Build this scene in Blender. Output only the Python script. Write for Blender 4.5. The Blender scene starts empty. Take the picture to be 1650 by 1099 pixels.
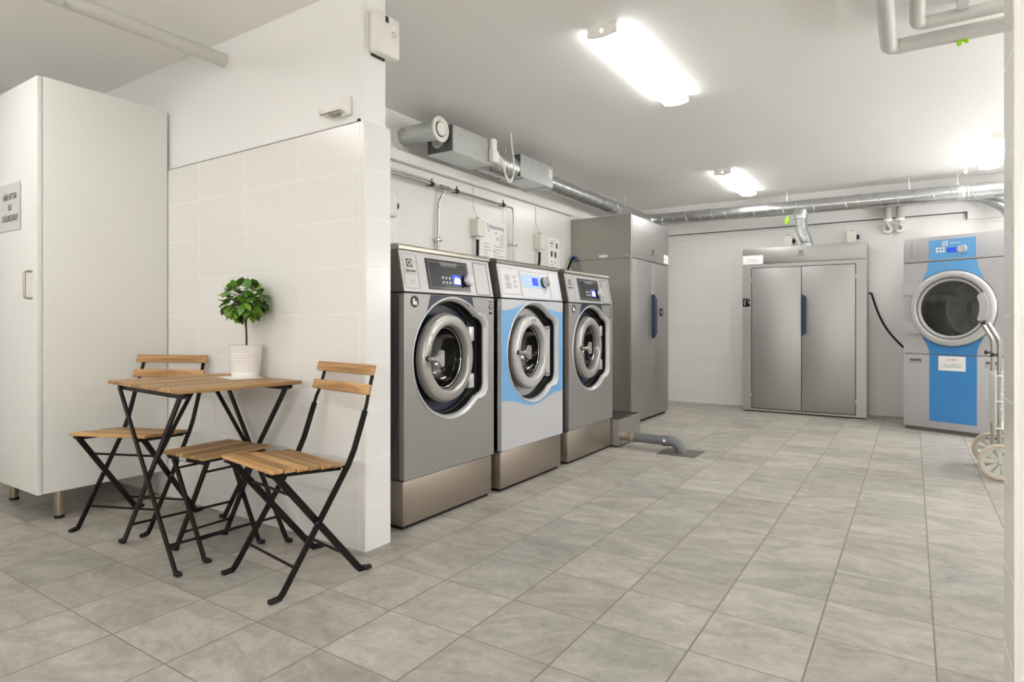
import bpy, bmesh, math, random
from mathutils import Vector, Matrix
from mathutils.geometry import tessellate_polygon
R = math.radians
PI = math.pi
scene = bpy.context.scene
COL = scene.collection
random.seed(7)

# ------------------------------------------------------------------ materials
def lin(c):
    c = c / 255.0
    return c / 12.92 if c <= 0.04045 else ((c + 0.055) / 1.055) ** 2.4

def rgb(r, g, b):
    return (lin(r), lin(g), lin(b), 1.0)

def new_mat(name):
    m = bpy.data.materials.new(name)
    m.use_nodes = True
    nt = m.node_tree
    return m, nt, nt.nodes['Principled BSDF']

def N(nt, typ, **kw):
    n = nt.nodes.new(typ)
    for k, v in kw.items():
        setattr(n, k, v)
    return n

def L(nt, a, b):
    nt.links.new(a, b)

def math_node(nt, op, a, b=None, c=None, clamp=False):
    n = N(nt, 'ShaderNodeMath', operation=op)
    n.use_clamp = clamp
    for i, v in enumerate((a, b, c)):
        if v is None:
            continue
        if isinstance(v, (int, float)):
            n.inputs[i].default_value = v
        else:
            L(nt, v, n.inputs[i])
    return n.outputs[0]

def mix_col(nt, fac, a, b, blend='MIX'):
    n = N(nt, 'ShaderNodeMix', data_type='RGBA', blend_type=blend)
    for sock, v in ((n.inputs[0], fac), (n.inputs[6], a), (n.inputs[7], b)):
        if isinstance(v, (int, float)):
            sock.default_value = v
        elif isinstance(v, tuple):
            sock.default_value = v
        else:
            L(nt, v, sock)
    return n.outputs[2]

def plain(name, col, rough=0.5, metal=0.0, noise=0.04, nscale=6.0, bump=0.0, bscale=60.0, spec=0.5, coat=0.0):
    """solid surface with a faint procedural mottling"""
    m, nt, b = new_mat(name)
    tc = N(nt, 'ShaderNodeTexCoord')
    no = N(nt, 'ShaderNodeTexNoise')
    no.inputs['Scale'].default_value = nscale
    no.inputs['Detail'].default_value = 4
    L(nt, tc.outputs['Object'], no.inputs['Vector'])
    lo = tuple(max(0, c * (1 - noise)) for c in col[:3]) + (1,)
    hi = tuple(min(1, c * (1 + noise)) for c in col[:3]) + (1,)
    L(nt, mix_col(nt, no.outputs[0], lo, hi), b.inputs['Base Color'])
    b.inputs['Roughness'].default_value = rough
    b.inputs['Metallic'].default_value = metal
    b.inputs['Specular IOR Level'].default_value = spec
    b.inputs['Coat Weight'].default_value = coat
    if bump:
        n2 = N(nt, 'ShaderNodeTexNoise')
        n2.inputs['Scale'].default_value = bscale
        n2.inputs['Detail'].default_value = 3
        L(nt, tc.outputs['Object'], n2.inputs['Vector'])
        bp = N(nt, 'ShaderNodeBump')
        bp.inputs['Strength'].default_value = bump
        bp.inputs['Distance'].default_value = 0.01
        L(nt, n2.outputs[0], bp.inputs['Height'])
        L(nt, bp.outputs[0], b.inputs['Normal'])
    return m

def brushed(name, col, rough=0.36, stretch=(60, 60, 1.2), var=0.08, metal=1.0):
    m, nt, b = new_mat(name)
    tc = N(nt, 'ShaderNodeTexCoord')
    mp = N(nt, 'ShaderNodeMapping')
    mp.inputs['Scale'].default_value = stretch
    L(nt, tc.outputs['Object'], mp.inputs['Vector'])
    no = N(nt, 'ShaderNodeTexNoise')
    no.inputs['Scale'].default_value = 4
    no.inputs['Detail'].default_value = 5
    L(nt, mp.outputs[0], no.inputs['Vector'])
    big = N(nt, 'ShaderNodeTexNoise')
    big.inputs['Scale'].default_value = 1.7
    L(nt, tc.outputs['Object'], big.inputs['Vector'])
    f = math_node(nt, 'MULTIPLY_ADD', big.outputs[0], 0.5, math_node(nt, 'MULTIPLY', no.outputs[0], 0.5))
    lo = tuple(c * (1 - var) for c in col[:3]) + (1,)
    hi = tuple(min(1, c * (1 + var)) for c in col[:3]) + (1,)
    L(nt, mix_col(nt, f, lo, hi), b.inputs['Base Color'])
    L(nt, math_node(nt, 'MULTIPLY_ADD', f, 0.12, rough - 0.06), b.inputs['Roughness'])
    b.inputs['Metallic'].default_value = metal
    return m

def galvanised(name, col, rough=0.33, var=0.14):
    m, nt, b = new_mat(name)
    tc = N(nt, 'ShaderNodeTexCoord')
    vo = N(nt, 'ShaderNodeTexVoronoi')
    vo.inputs['Scale'].default_value = 38
    L(nt, tc.outputs['Object'], vo.inputs['Vector'])
    no = N(nt, 'ShaderNodeTexNoise')
    no.inputs['Scale'].default_value = 7
    no.inputs['Detail'].default_value = 5
    L(nt, tc.outputs['Object'], no.inputs['Vector'])
    sp = N(nt, 'ShaderNodeSeparateColor')
    L(nt, vo.outputs['Color'], sp.inputs[0])
    f = math_node(nt, 'MULTIPLY_ADD', sp.outputs[0], 0.4, math_node(nt, 'MULTIPLY', no.outputs[0], 0.6))
    lo = tuple(c * 0.88 for c in col[:3]) + (1,)
    hi = tuple(min(1, c * 1.1) for c in col[:3]) + (1,)
    L(nt, mix_col(nt, f, lo, hi), b.inputs['Base Color'])
    L(nt, math_node(nt, 'MULTIPLY_ADD', f, var, rough - var / 2), b.inputs['Roughness'])
    b.inputs['Metallic'].default_value = 0.95
    return m

def emit(name, col, strength):
    m, nt, b = new_mat(name)
    b.inputs['Base Color'].default_value = col
    b.inputs['Emission Color'].default_value = col
    b.inputs['Emission Strength'].default_value = strength
    return m

def grid_line(nt, coord, origin, pitch, w):
    t = math_node(nt, 'DIVIDE', math_node(nt, 'SUBTRACT', coord, origin), pitch)
    fr = math_node(nt, 'FRACT', t)
    d = math_node(nt, 'MINIMUM', fr, math_node(nt, 'SUBTRACT', 1.0, fr))
    d = math_node(nt, 'MULTIPLY', d, pitch)
    mr = N(nt, 'ShaderNodeMapRange')
    mr.inputs[1].default_value = w * 0.35
    mr.inputs[2].default_value = w * 0.65
    mr.inputs[3].default_value = 1.0
    mr.inputs[4].default_value = 0.0
    L(nt, d, mr.inputs[0])
    return mr.outputs[0], math_node(nt, 'FLOOR', t)

def wall_tile(name, axis, o, p, zo, zp, tile, grout, w=0.0034):
    m, nt, b = new_mat(name)
    g = N(nt, 'ShaderNodeNewGeometry')
    s = N(nt, 'ShaderNodeSeparateXYZ')
    L(nt, g.outputs['Position'], s.inputs[0])
    mz, idz = grid_line(nt, s.outputs[2], zo, zp, w)
    if axis is None:
        mask = mz
        idv = idz
    else:
        mx, idx = grid_line(nt, s.outputs[axis], o, p, w)
        mask = math_node(nt, 'MAXIMUM', mx, mz)
        idv = math_node(nt, 'MULTIPLY_ADD', idz, 17.3, idx)
    wn = N(nt, 'ShaderNodeTexWhiteNoise', noise_dimensions='1D')
    L(nt, idv, wn.inputs['W'])
    c = mix_col(nt, wn.outputs['Value'], tuple(v * 0.985 for v in tile[:3]) + (1,), tile)
    L(nt, mix_col(nt, mask, c, grout), b.inputs['Base Color'])
    L(nt, math_node(nt, 'MULTIPLY_ADD', mask, 0.45, 0.22), b.inputs['Roughness'])
    bp = N(nt, 'ShaderNodeBump')
    bp.invert = True
    bp.inputs['Strength'].default_value = 0.3
    bp.inputs['Distance'].default_value = 0.002
    L(nt, mask, bp.inputs['Height'])
    L(nt, bp.outputs[0], b.inputs['Normal'])
    return m

def floor_mat():
    m, nt, b = new_mat('slate_tile_floor')
    g = N(nt, 'ShaderNodeNewGeometry')
    s = N(nt, 'ShaderNodeSeparateXYZ')
    L(nt, g.outputs['Position'], s.inputs[0])
    mx, ix = grid_line(nt, s.outputs[0], -0.893, 0.3168, 0.0052)
    my, iy = grid_line(nt, s.outputs[1], 1.869, 0.3045, 0.0040)
    mask = math_node(nt, 'MAXIMUM', mx, my)
    cid = N(nt, 'ShaderNodeCombineXYZ')
    L(nt, ix, cid.inputs[0]); L(nt, iy, cid.inputs[1])
    wn = N(nt, 'ShaderNodeTexWhiteNoise', noise_dimensions='3D')
    L(nt, cid.outputs[0], wn.inputs['Vector'])
    sep = N(nt, 'ShaderNodeSeparateColor')
    L(nt, wn.outputs['Color'], sep.inputs[0])
    # each tile gets its own piece and direction of the slate pattern
    rot = N(nt, 'ShaderNodeVectorRotate', rotation_type='Z_AXIS')
    L(nt, g.outputs['Position'], rot.inputs['Vector'])
    L(nt, math_node(nt, 'MULTIPLY_ADD', sep.outputs[0], 1.1, -0.75), rot.inputs['Angle'])
    off = N(nt, 'ShaderNodeVectorMath', operation='SCALE')
    L(nt, wn.outputs['Color'], off.inputs[0])
    off.inputs['Scale'].default_value = 23.0
    add = N(nt, 'ShaderNodeVectorMath', operation='ADD')
    L(nt, rot.outputs[0], add.inputs[0]); L(nt, off.outputs[0], add.inputs[1])
    mp = N(nt, 'ShaderNodeMapping')
    mp.inputs['Scale'].default_value = (4.0, 9.0, 1)
    L(nt, add.outputs[0], mp.inputs['Vector'])
    n1 = N(nt, 'ShaderNodeTexNoise')
    n1.inputs['Scale'].default_value = 1.0
    n1.inputs['Detail'].default_value = 8
    n1.inputs['Roughness'].default_value = 0.7
    n1.inputs['Distortion'].default_value = 0.7
    L(nt, mp.outputs[0], n1.inputs['Vector'])
    n2 = N(nt, 'ShaderNodeTexNoise')
    n2.inputs['Scale'].default_value = 26
    n2.inputs['Detail'].default_value = 6
    n2.inputs['Roughness'].default_value = 0.7
    L(nt, add.outputs[0], n2.inputs['Vector'])
    n3 = N(nt, 'ShaderNodeTexNoise')
    n3.inputs['Scale'].default_value = 3.2
    n3.inputs['Detail'].default_value = 3
    L(nt, add.outputs[0], n3.inputs['Vector'])
    ramp = N(nt, 'ShaderNodeValToRGB')
    cr = ramp.color_ramp
    cr.elements[0].position = 0.2; cr.elements[0].color = FL0
    cr.elements[1].position = 0.82; cr.elements[1].color = FL1
    L(nt, n1.outputs[0], ramp.inputs[0])
    hue = mix_col(nt, sep.outputs[1], (0.985, 1.0, 0.985, 1), (1.015, 0.992, 0.968, 1))
    c = mix_col(nt, 1.0, ramp.outputs[0], hue, 'MULTIPLY')
    br = math_node(nt, 'MULTIPLY_ADD', sep.outputs[2], 0.24, 0.88)
    c = mix_col(nt, 1.0, c, combine_grey(nt, br), 'MULTIPLY')
    f3 = math_node(nt, 'MULTIPLY_ADD', n2.outputs[0], 0.7, 0.65)
    c = mix_col(nt, 1.0, c, combine_grey(nt, f3), 'MULTIPLY')
    # thin pale veins following the cleft of the slate
    v = math_node(nt, 'ABSOLUTE', math_node(nt, 'SUBTRACT', n1.outputs[0], 0.56))
    v = math_node(nt, 'SUBTRACT', 1.0, math_node(nt, 'DIVIDE', v, 0.012), clamp=True)
    v = math_node(nt, 'MULTIPLY', v, math_node(nt, 'GREATER_THAN', n3.outputs[0], 0.52))
    c = mix_col(nt, math_node(nt, 'MULTIPLY', v, 0.45), c, rgb(206, 200, 190))
    d = math_node(nt, 'ABSOLUTE', math_node(nt, 'SUBTRACT', n1.outputs[0], 0.42))
    d = math_node(nt, 'SUBTRACT', 1.0, math_node(nt, 'DIVIDE', d, 0.010), clamp=True)
    d = math_node(nt, 'MULTIPLY', d, math_node(nt, 'LESS_THAN', n3.outputs[0], 0.47))
    c = mix_col(nt, math_node(nt, 'MULTIPLY', d, 0.32), c, rgb(96, 90, 82))
    c = mix_col(nt, mask, c, GROUT)
    L(nt, c, b.inputs['Base Color'])
    L(nt, math_node(nt, 'MULTIPLY_ADD', n2.outputs[0], 0.22, 0.36), b.inputs['Roughness'])
    b.inputs['Specular IOR Level'].default_value = 0.4
    h = math_node(nt, 'SUBTRACT', math_node(nt, 'MULTIPLY_ADD', n2.outputs[0], 0.25, math_node(nt, 'MULTIPLY', n1.outputs[0], 0.5)),
                  math_node(nt, 'MULTIPLY', mask, 0.8))
    bp = N(nt, 'ShaderNodeBump')
    bp.inputs['Strength'].default_value = 0.35
    bp.inputs['Distance'].default_value = 0.004
    L(nt, h, bp.inputs['Height'])
    L(nt, bp.outputs[0], b.inputs['Normal'])
    return m

def combine_grey(nt, v):
    n = N(nt, 'ShaderNodeCombineColor')
    for i in range(3):
        L(nt, v, n.inputs[i])
    return n.outputs[0]

def wood_mat(name, axis, lo, hi):
    m, nt, b = new_mat(name)
    tc = N(nt, 'ShaderNodeTexCoord')
    g = N(nt, 'ShaderNodeNewGeometry')
    sc = [34.0, 34.0, 34.0]
    sc[axis] = 2.2
    mp = N(nt, 'ShaderNodeMapping')
    mp.inputs['Scale'].default_value = sc
    off = N(nt, 'ShaderNodeCombineXYZ')
    for i in range(3):
        L(nt, math_node(nt, 'MULTIPLY', g.outputs['Random Per Island'], 13.0 + 7 * i), off.inputs[i])
    add = N(nt, 'ShaderNodeVectorMath', operation='ADD')
    L(nt, tc.outputs['Object'], add.inputs[0]); L(nt, off.outputs[0], add.inputs[1])
    L(nt, add.outputs[0], mp.inputs['Vector'])
    n1 = N(nt, 'ShaderNodeTexNoise')
    n1.inputs['Scale'].default_value = 1.0
    n1.inputs['Detail'].default_value = 6
    n1.inputs['Distortion'].default_value = 0.8
    L(nt, mp.outputs[0], n1.inputs['Vector'])
    ramp = N(nt, 'ShaderNodeValToRGB')
    ramp.color_ramp.elements[0].position = 0.3
    ramp.color_ramp.elements[0].color = lo
    ramp.color_ramp.elements[1].position = 0.7
    ramp.color_ramp.elements[1].color = hi
    L(nt, n1.outputs[0], ramp.inputs[0])
    br = math_node(nt, 'MULTIPLY_ADD', g.outputs['Random Per Island'], 0.62, 0.66)
    c = mix_col(nt, 1.0, ramp.outputs[0], combine_grey(nt, br), 'MULTIPLY')
    L(nt, c, b.inputs['Base Color'])
    b.inputs['Roughness'].default_value = 0.45
    bp = N(nt, 'ShaderNodeBump')
    bp.inputs['Strength'].default_value = 0.15
    bp.inputs['Distance'].default_value = 0.002
    L(nt, n1.outputs[0], bp.inputs['Height'])
    L(nt, bp.outputs[0], b.inputs['Normal'])
    return m

def perforated(name):
    """drum back: rings of small dark holes around the centre (object coords, drum axis along y)"""
    m, nt, b = new_mat(name)
    tc = N(nt, 'ShaderNodeTexCoord')
    s = N(nt, 'ShaderNodeSeparateXYZ')
    L(nt, tc.outputs['Object'], s.inputs[0])
    x = math_node(nt, 'SUBTRACT', s.outputs[0], 0.405)
    z = math_node(nt, 'SUBTRACT', s.outputs[2], 1.14)
    r = math_node(nt, 'SQRT', math_node(nt, 'ADD', math_node(nt, 'MULTIPLY', x, x), math_node(nt, 'MULTIPLY', z, z)))
    a = math_node(nt, 'ARCTAN2', z, x)
    ring = math_node(nt, 'DIVIDE', r, 0.0165)
    fr = math_node(nt, 'SUBTRACT', math_node(nt, 'FRACT', ring), 0.5)
    par = math_node(nt, 'MULTIPLY', math_node(nt, 'MODULO', math_node(nt, 'FLOOR', ring), 2.0), 0.5)
    fa = math_node(nt, 'SUBTRACT', math_node(nt, 'FRACT', math_node(nt, 'ADD', math_node(nt, 'MULTIPLY', a, 64 / (2 * PI)), par)), 0.5)
    fa = math_node(nt, 'MULTIPLY', fa, math_node(nt, 'MULTIPLY', r, 2 * PI / 64 / 0.0165))
    d = math_node(nt, 'SQRT', math_node(nt, 'ADD', math_node(nt, 'MULTIPLY', fr, fr), math_node(nt, 'MULTIPLY', fa, fa)))
    hole = math_node(nt, 'LESS_THAN', d, 0.3)
    band = math_node(nt, 'MULTIPLY', math_node(nt, 'GREATER_THAN', r, 0.125), math_node(nt, 'LESS_THAN', r, 0.268))
    hole = math_node(nt, 'MULTIPLY', hole, band)
    L(nt, mix_col(nt, hole, rgb(205, 205, 200), rgb(4, 4, 4)), b.inputs['Base Color'])
    L(nt, math_node(nt, 'SUBTRACT', 0.9, math_node(nt, 'MULTIPLY', hole, 0.9)), b.inputs['Metallic'])
    b.inputs['Roughness'].default_value = 0.42
    return m

def glass_pane(name, tint, refl=0.12, gain=0.9):
    m, nt, b = new_mat(name)
    out = nt.nodes['Material Output']
    tr = N(nt, 'ShaderNodeBsdfTransparent')
    tr.inputs[0].default_value = tint
    gl = N(nt, 'ShaderNodeBsdfGlossy')
    gl.inputs['Roughness'].default_value = 0.02
    lw = N(nt, 'ShaderNodeLayerWeight')
    lw.inputs[0].default_value = 0.35
    mx = N(nt, 'ShaderNodeMixShader')
    L(nt, math_node(nt, 'MULTIPLY_ADD', lw.outputs['Fresnel'], gain, refl * 0.2), mx.inputs[0])
    L(nt, tr.outputs[0], mx.inputs[1]); L(nt, gl.outputs[0], mx.inputs[2])
    L(nt, mx.outputs[0], out.inputs[0])
    return m

def leaf_mat():
    m, nt, b = new_mat('leaf_green')
    g = N(nt, 'ShaderNodeNewGeometry')
    ramp = N(nt, 'ShaderNodeValToRGB')
    e = ramp.color_ramp.elements
    e[0].position = 0.0; e[0].color = rgb(36, 64, 26)
    e[1].position = 1.0; e[1].color = rgb(160, 198, 76)
    mid = ramp.color_ramp.elements.new(0.55); mid.color = rgb(98, 146, 50)
    L(nt, g.outputs['Random Per Island'], ramp.inputs[0])
    L(nt, ramp.outputs[0], b.inputs['Base Color'])
    b.inputs['Roughness'].default_value = 0.38
    return m

FL0 = rgb(134, 131, 124)
FL1 = rgb(193, 189, 181)
GROUT = rgb(128, 121, 111)

M = {}
M['floor'] = floor_mat()
M['paint'] = plain('white_wall_paint', rgb(242, 241, 239), 0.7, noise=0.012, nscale=2, bump=0.05, bscale=120)
M['ceil'] = plain('ceiling_paint', rgb(247, 246, 243), 0.75, noise=0.02, nscale=1.2, bump=0.05, bscale=90)
TILE = rgb(237, 235, 232)
GRW = rgb(243, 242, 239)
M['tile_table'] = wall_tile('wall_tile_gloss', 0, -2.46, 0.42, 0.193, 0.2127, TILE, GRW)
M['tile_end'] = wall_tile('wall_tile_end', None, 0, 1, 0.193, 0.2127, rgb(238, 238, 237), rgb(247, 247, 246))
M['tile_left'] = wall_tile('wall_tile_machine_side', 1, 3.123, 0.40, 0.057, 0.2, TILE, GRW, 0.003)
M['tile_back'] = wall_tile('wall_tile_back', 0, -0.297, 0.40, 0.0185, 0.2, TILE, GRW, 0.003)
M['tile_right'] = wall_tile('wall_tile_right_end', None, 0, 1, 0.17, 0.2127, rgb(238, 236, 232), rgb(247, 246, 244))
M['tile_rightface'] = wall_tile('wall_tile_right_front', 0, 0.62, 0.42, 0.17, 0.2127, TILE, GRW)
M['white_plastic'] = plain('white_plastic', rgb(238, 236, 230), 0.4, noise=0.01)
M['cream_plastic'] = plain('cream_plastic', rgb(236, 233, 224), 0.45, noise=0.02)
M['white_laminate'] = plain('white_laminate', rgb(238, 238, 234), 0.35, noise=0.012, nscale=3)
M['chrome'] = plain('chrome', rgb(205, 203, 200), 0.14, 1.0, 0.03)
M['nickel'] = brushed('brushed_nickel', rgb(178, 168, 150), 0.3)
M['black_metal'] = plain('black_powder_coat', rgb(22, 19, 17), 0.45, noise=0.2, nscale=30, bump=0.05, spec=0.25)
M['rubber'] = plain('black_rubber', rgb(22, 22, 22), 0.7, noise=0.15, nscale=30)
M['black_gloss'] = plain('black_gloss', rgb(10, 10, 11), 0.12, noise=0.1)
M['black_plastic'] = plain('black_plastic', rgb(22, 22, 24), 0.4, noise=0.1)
M['wood_x'] = wood_mat('acacia_slats_across', 0, rgb(136, 98, 58), rgb(208, 166, 112))
M['wood_y'] = wood_mat('acacia_slats_along', 1, rgb(130, 95, 57), rgb(200, 160, 108))
M['steel'] = brushed('brushed_stainless', rgb(180, 179, 177), 0.46)
M['steel_warm'] = brushed('brushed_plinth_steel', rgb(170, 160, 149), 0.4, (1.2, 60, 60))
M['steel_side'] = brushed('brushed_side_steel', rgb(172, 169, 162), 0.44, (60, 60, 1.2))
M['washer_grey'] = brushed('silver_grey_sheet', rgb(153, 152, 149), 0.42, (50, 50, 2), 0.04, 0.55)
M['washer_light'] = plain('light_silver_lacquer', rgb(196, 197, 201), 0.38, 0.15, 0.015)
M['washer_panel'] = brushed('silver_panel', rgb(190, 189, 188), 0.38, (50, 50, 2), 0.03, 0.6)
M['washer_panel_white'] = plain('panel_white_silver', rgb(214, 215, 219), 0.4, 0.05, 0.01)
M['washer_side'] = plain('dark_grey_side_sheet', rgb(112, 110, 105), 0.45, 0.4, 0.04)
M['lid'] = brushed('lid_champagne_steel', rgb(178, 173, 163), 0.3, (1.5, 60, 60), 0.05)
M['lid_dark'] = brushed('lid_grey_steel', rgb(150, 146, 138), 0.34, (1.5, 60, 60), 0.05)
M['silver_trim'] = plain('silver_door_lacquer', rgb(178, 176, 172), 0.3, 0.55, 0.02)
M['silver_light'] = plain('pale_silver_lacquer', rgb(200, 200, 201), 0.32, 0.3, 0.02)
M['grey_inner'] = plain('grey_plastic_inner', rgb(118, 117, 115), 0.4, 0.1, 0.03)
M['navy'] = plain('navy_plastic', rgb(26, 38, 62), 0.4, noise=0.05)
M['navy_handle'] = plain('navy_handle', rgb(8, 32, 68), 0.35, noise=0.05)
M['blue_light'] = plain('light_blue_decal', rgb(116, 172, 222), 0.4, noise=0.015)
M['blue_pale'] = plain('pale_blue_label', rgb(176, 206, 238), 0.4, noise=0.015)
M['blue_mid'] = plain('mid_blue_decal', rgb(104, 170, 224), 0.38, noise=0.02)
M['blue_deep'] = plain('deep_blue_decal', rgb(64, 138, 202), 0.38, noise=0.02)
M['dryer_grey'] = plain('dryer_silver_lacquer', rgb(192, 192, 195), 0.4, 0.2, 0.012)
M['lcd'] = emit('blue_screen', rgb(40, 70, 190), 0.35)
M['lcd_reflection'] = emit('white_screen_reflection', rgb(225, 228, 250), 0.6)  # self-lit white for the reflection painted on the washer screens
M['display_dark'] = plain('dark_display', rgb(46, 50, 54), 0.18, noise=0.06)
M['ink'] = plain('printed_ink', rgb(52, 52, 54), 0.6, noise=0.05)
M['ink_light'] = plain('pale_grey_print', rgb(150, 150, 150), 0.6, noise=0.05)
M['ink_red'] = plain('red_print', rgb(206, 96, 88), 0.6, noise=0.05)
M['paper'] = plain('white_paper', rgb(246, 246, 244), 0.65, noise=0.01)
M['film'] = plain('plastic_film_paper', rgb(214, 213, 210), 0.25, noise=0.01)
M['galv'] = galvanised('galvanised_sheet', rgb(212, 216, 216), 0.38)
M['galv_dark'] = galvanised('galvanised_dark', rgb(120, 118, 114), 0.45)
M['duct'] = galvanised('spiral_duct_zinc', rgb(196, 198, 199), 0.3, 0.03)
M['seam'] = plain('duct_seam', rgb(188, 188, 186), 0.4, 0.8, 0.03)
M['insul'] = plain('pale_pipe_cover', rgb(206, 205, 200), 0.5, noise=0.02)
M['insul_grey'] = plain('grey_pipe_cover', rgb(190, 188, 181), 0.5, noise=0.02)
M['grey_pvc'] = plain('grey_pvc', rgb(112, 115, 120), 0.35, noise=0.03)
M['lamp'] = emit('lamp_diffuser', (1.0, 0.987, 0.972, 1), 7.5)
M['lamp_fill_soft'] = emit('soft_fill_diffuser', (1.0, 0.987, 0.972, 1), 22.0)  # weaker diffuser for an added fill lamp
M['lamp_fill'] = emit('fill_diffuser', (1.0, 0.987, 0.972, 1), 40.0)  # diffuser of the added fill lamps
M['lamp_dot'] = emit('lamp_dot', (1.0, 0.97, 0.93, 1), 4.0)
M['green_tag'] = plain('lime_green_plastic', rgb(158, 222, 20), 0.4, noise=0.04)
M['leaf'] = leaf_mat()
M['bark'] = plain('brown_stem', rgb(74, 58, 42), 0.8, noise=0.25, nscale=40, bump=0.2)
M['soil'] = plain('potting_soil', rgb(56, 44, 34), 0.9, noise=0.3, nscale=50, bump=0.4)
M['ceramic'] = plain('white_ceramic', rgb(240, 238, 233), 0.35, noise=0.008)
M['tyre'] = plain('cream_tyre', rgb(204, 192, 174), 0.6, noise=0.06, nscale=12)
M['wheel_grey'] = plain('pale_wheel_plastic', rgb(206, 206, 196), 0.5, noise=0.03)
M['dark_gap'] = plain('dark_recess', rgb(14, 14, 14), 0.7, noise=0.1)
M['drum'] = plain('drum_steel', rgb(150, 150, 146), 0.32, 0.9, 0.05)
M['drum_dark'] = plain('dark_drum_steel', rgb(74, 74, 72), 0.35, 0.8, 0.1, 30)
M['drum_back'] = perforated('perforated_drum')
M['glass_dryer'] = glass_pane('dryer_glass', (0.72, 0.74, 0.73, 1))
M['glass_washer'] = glass_pane('washer_glass', (0.3, 0.3, 0.3, 1), 0.08, 0.12)
M['blue_fit'] = plain('blue_fitting', rgb(30, 110, 190), 0.4, noise=0.05)
M['drain'] = plain('drain_plate_steel', rgb(118, 112, 102), 0.5, 0.6, 0.08, 30)

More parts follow.
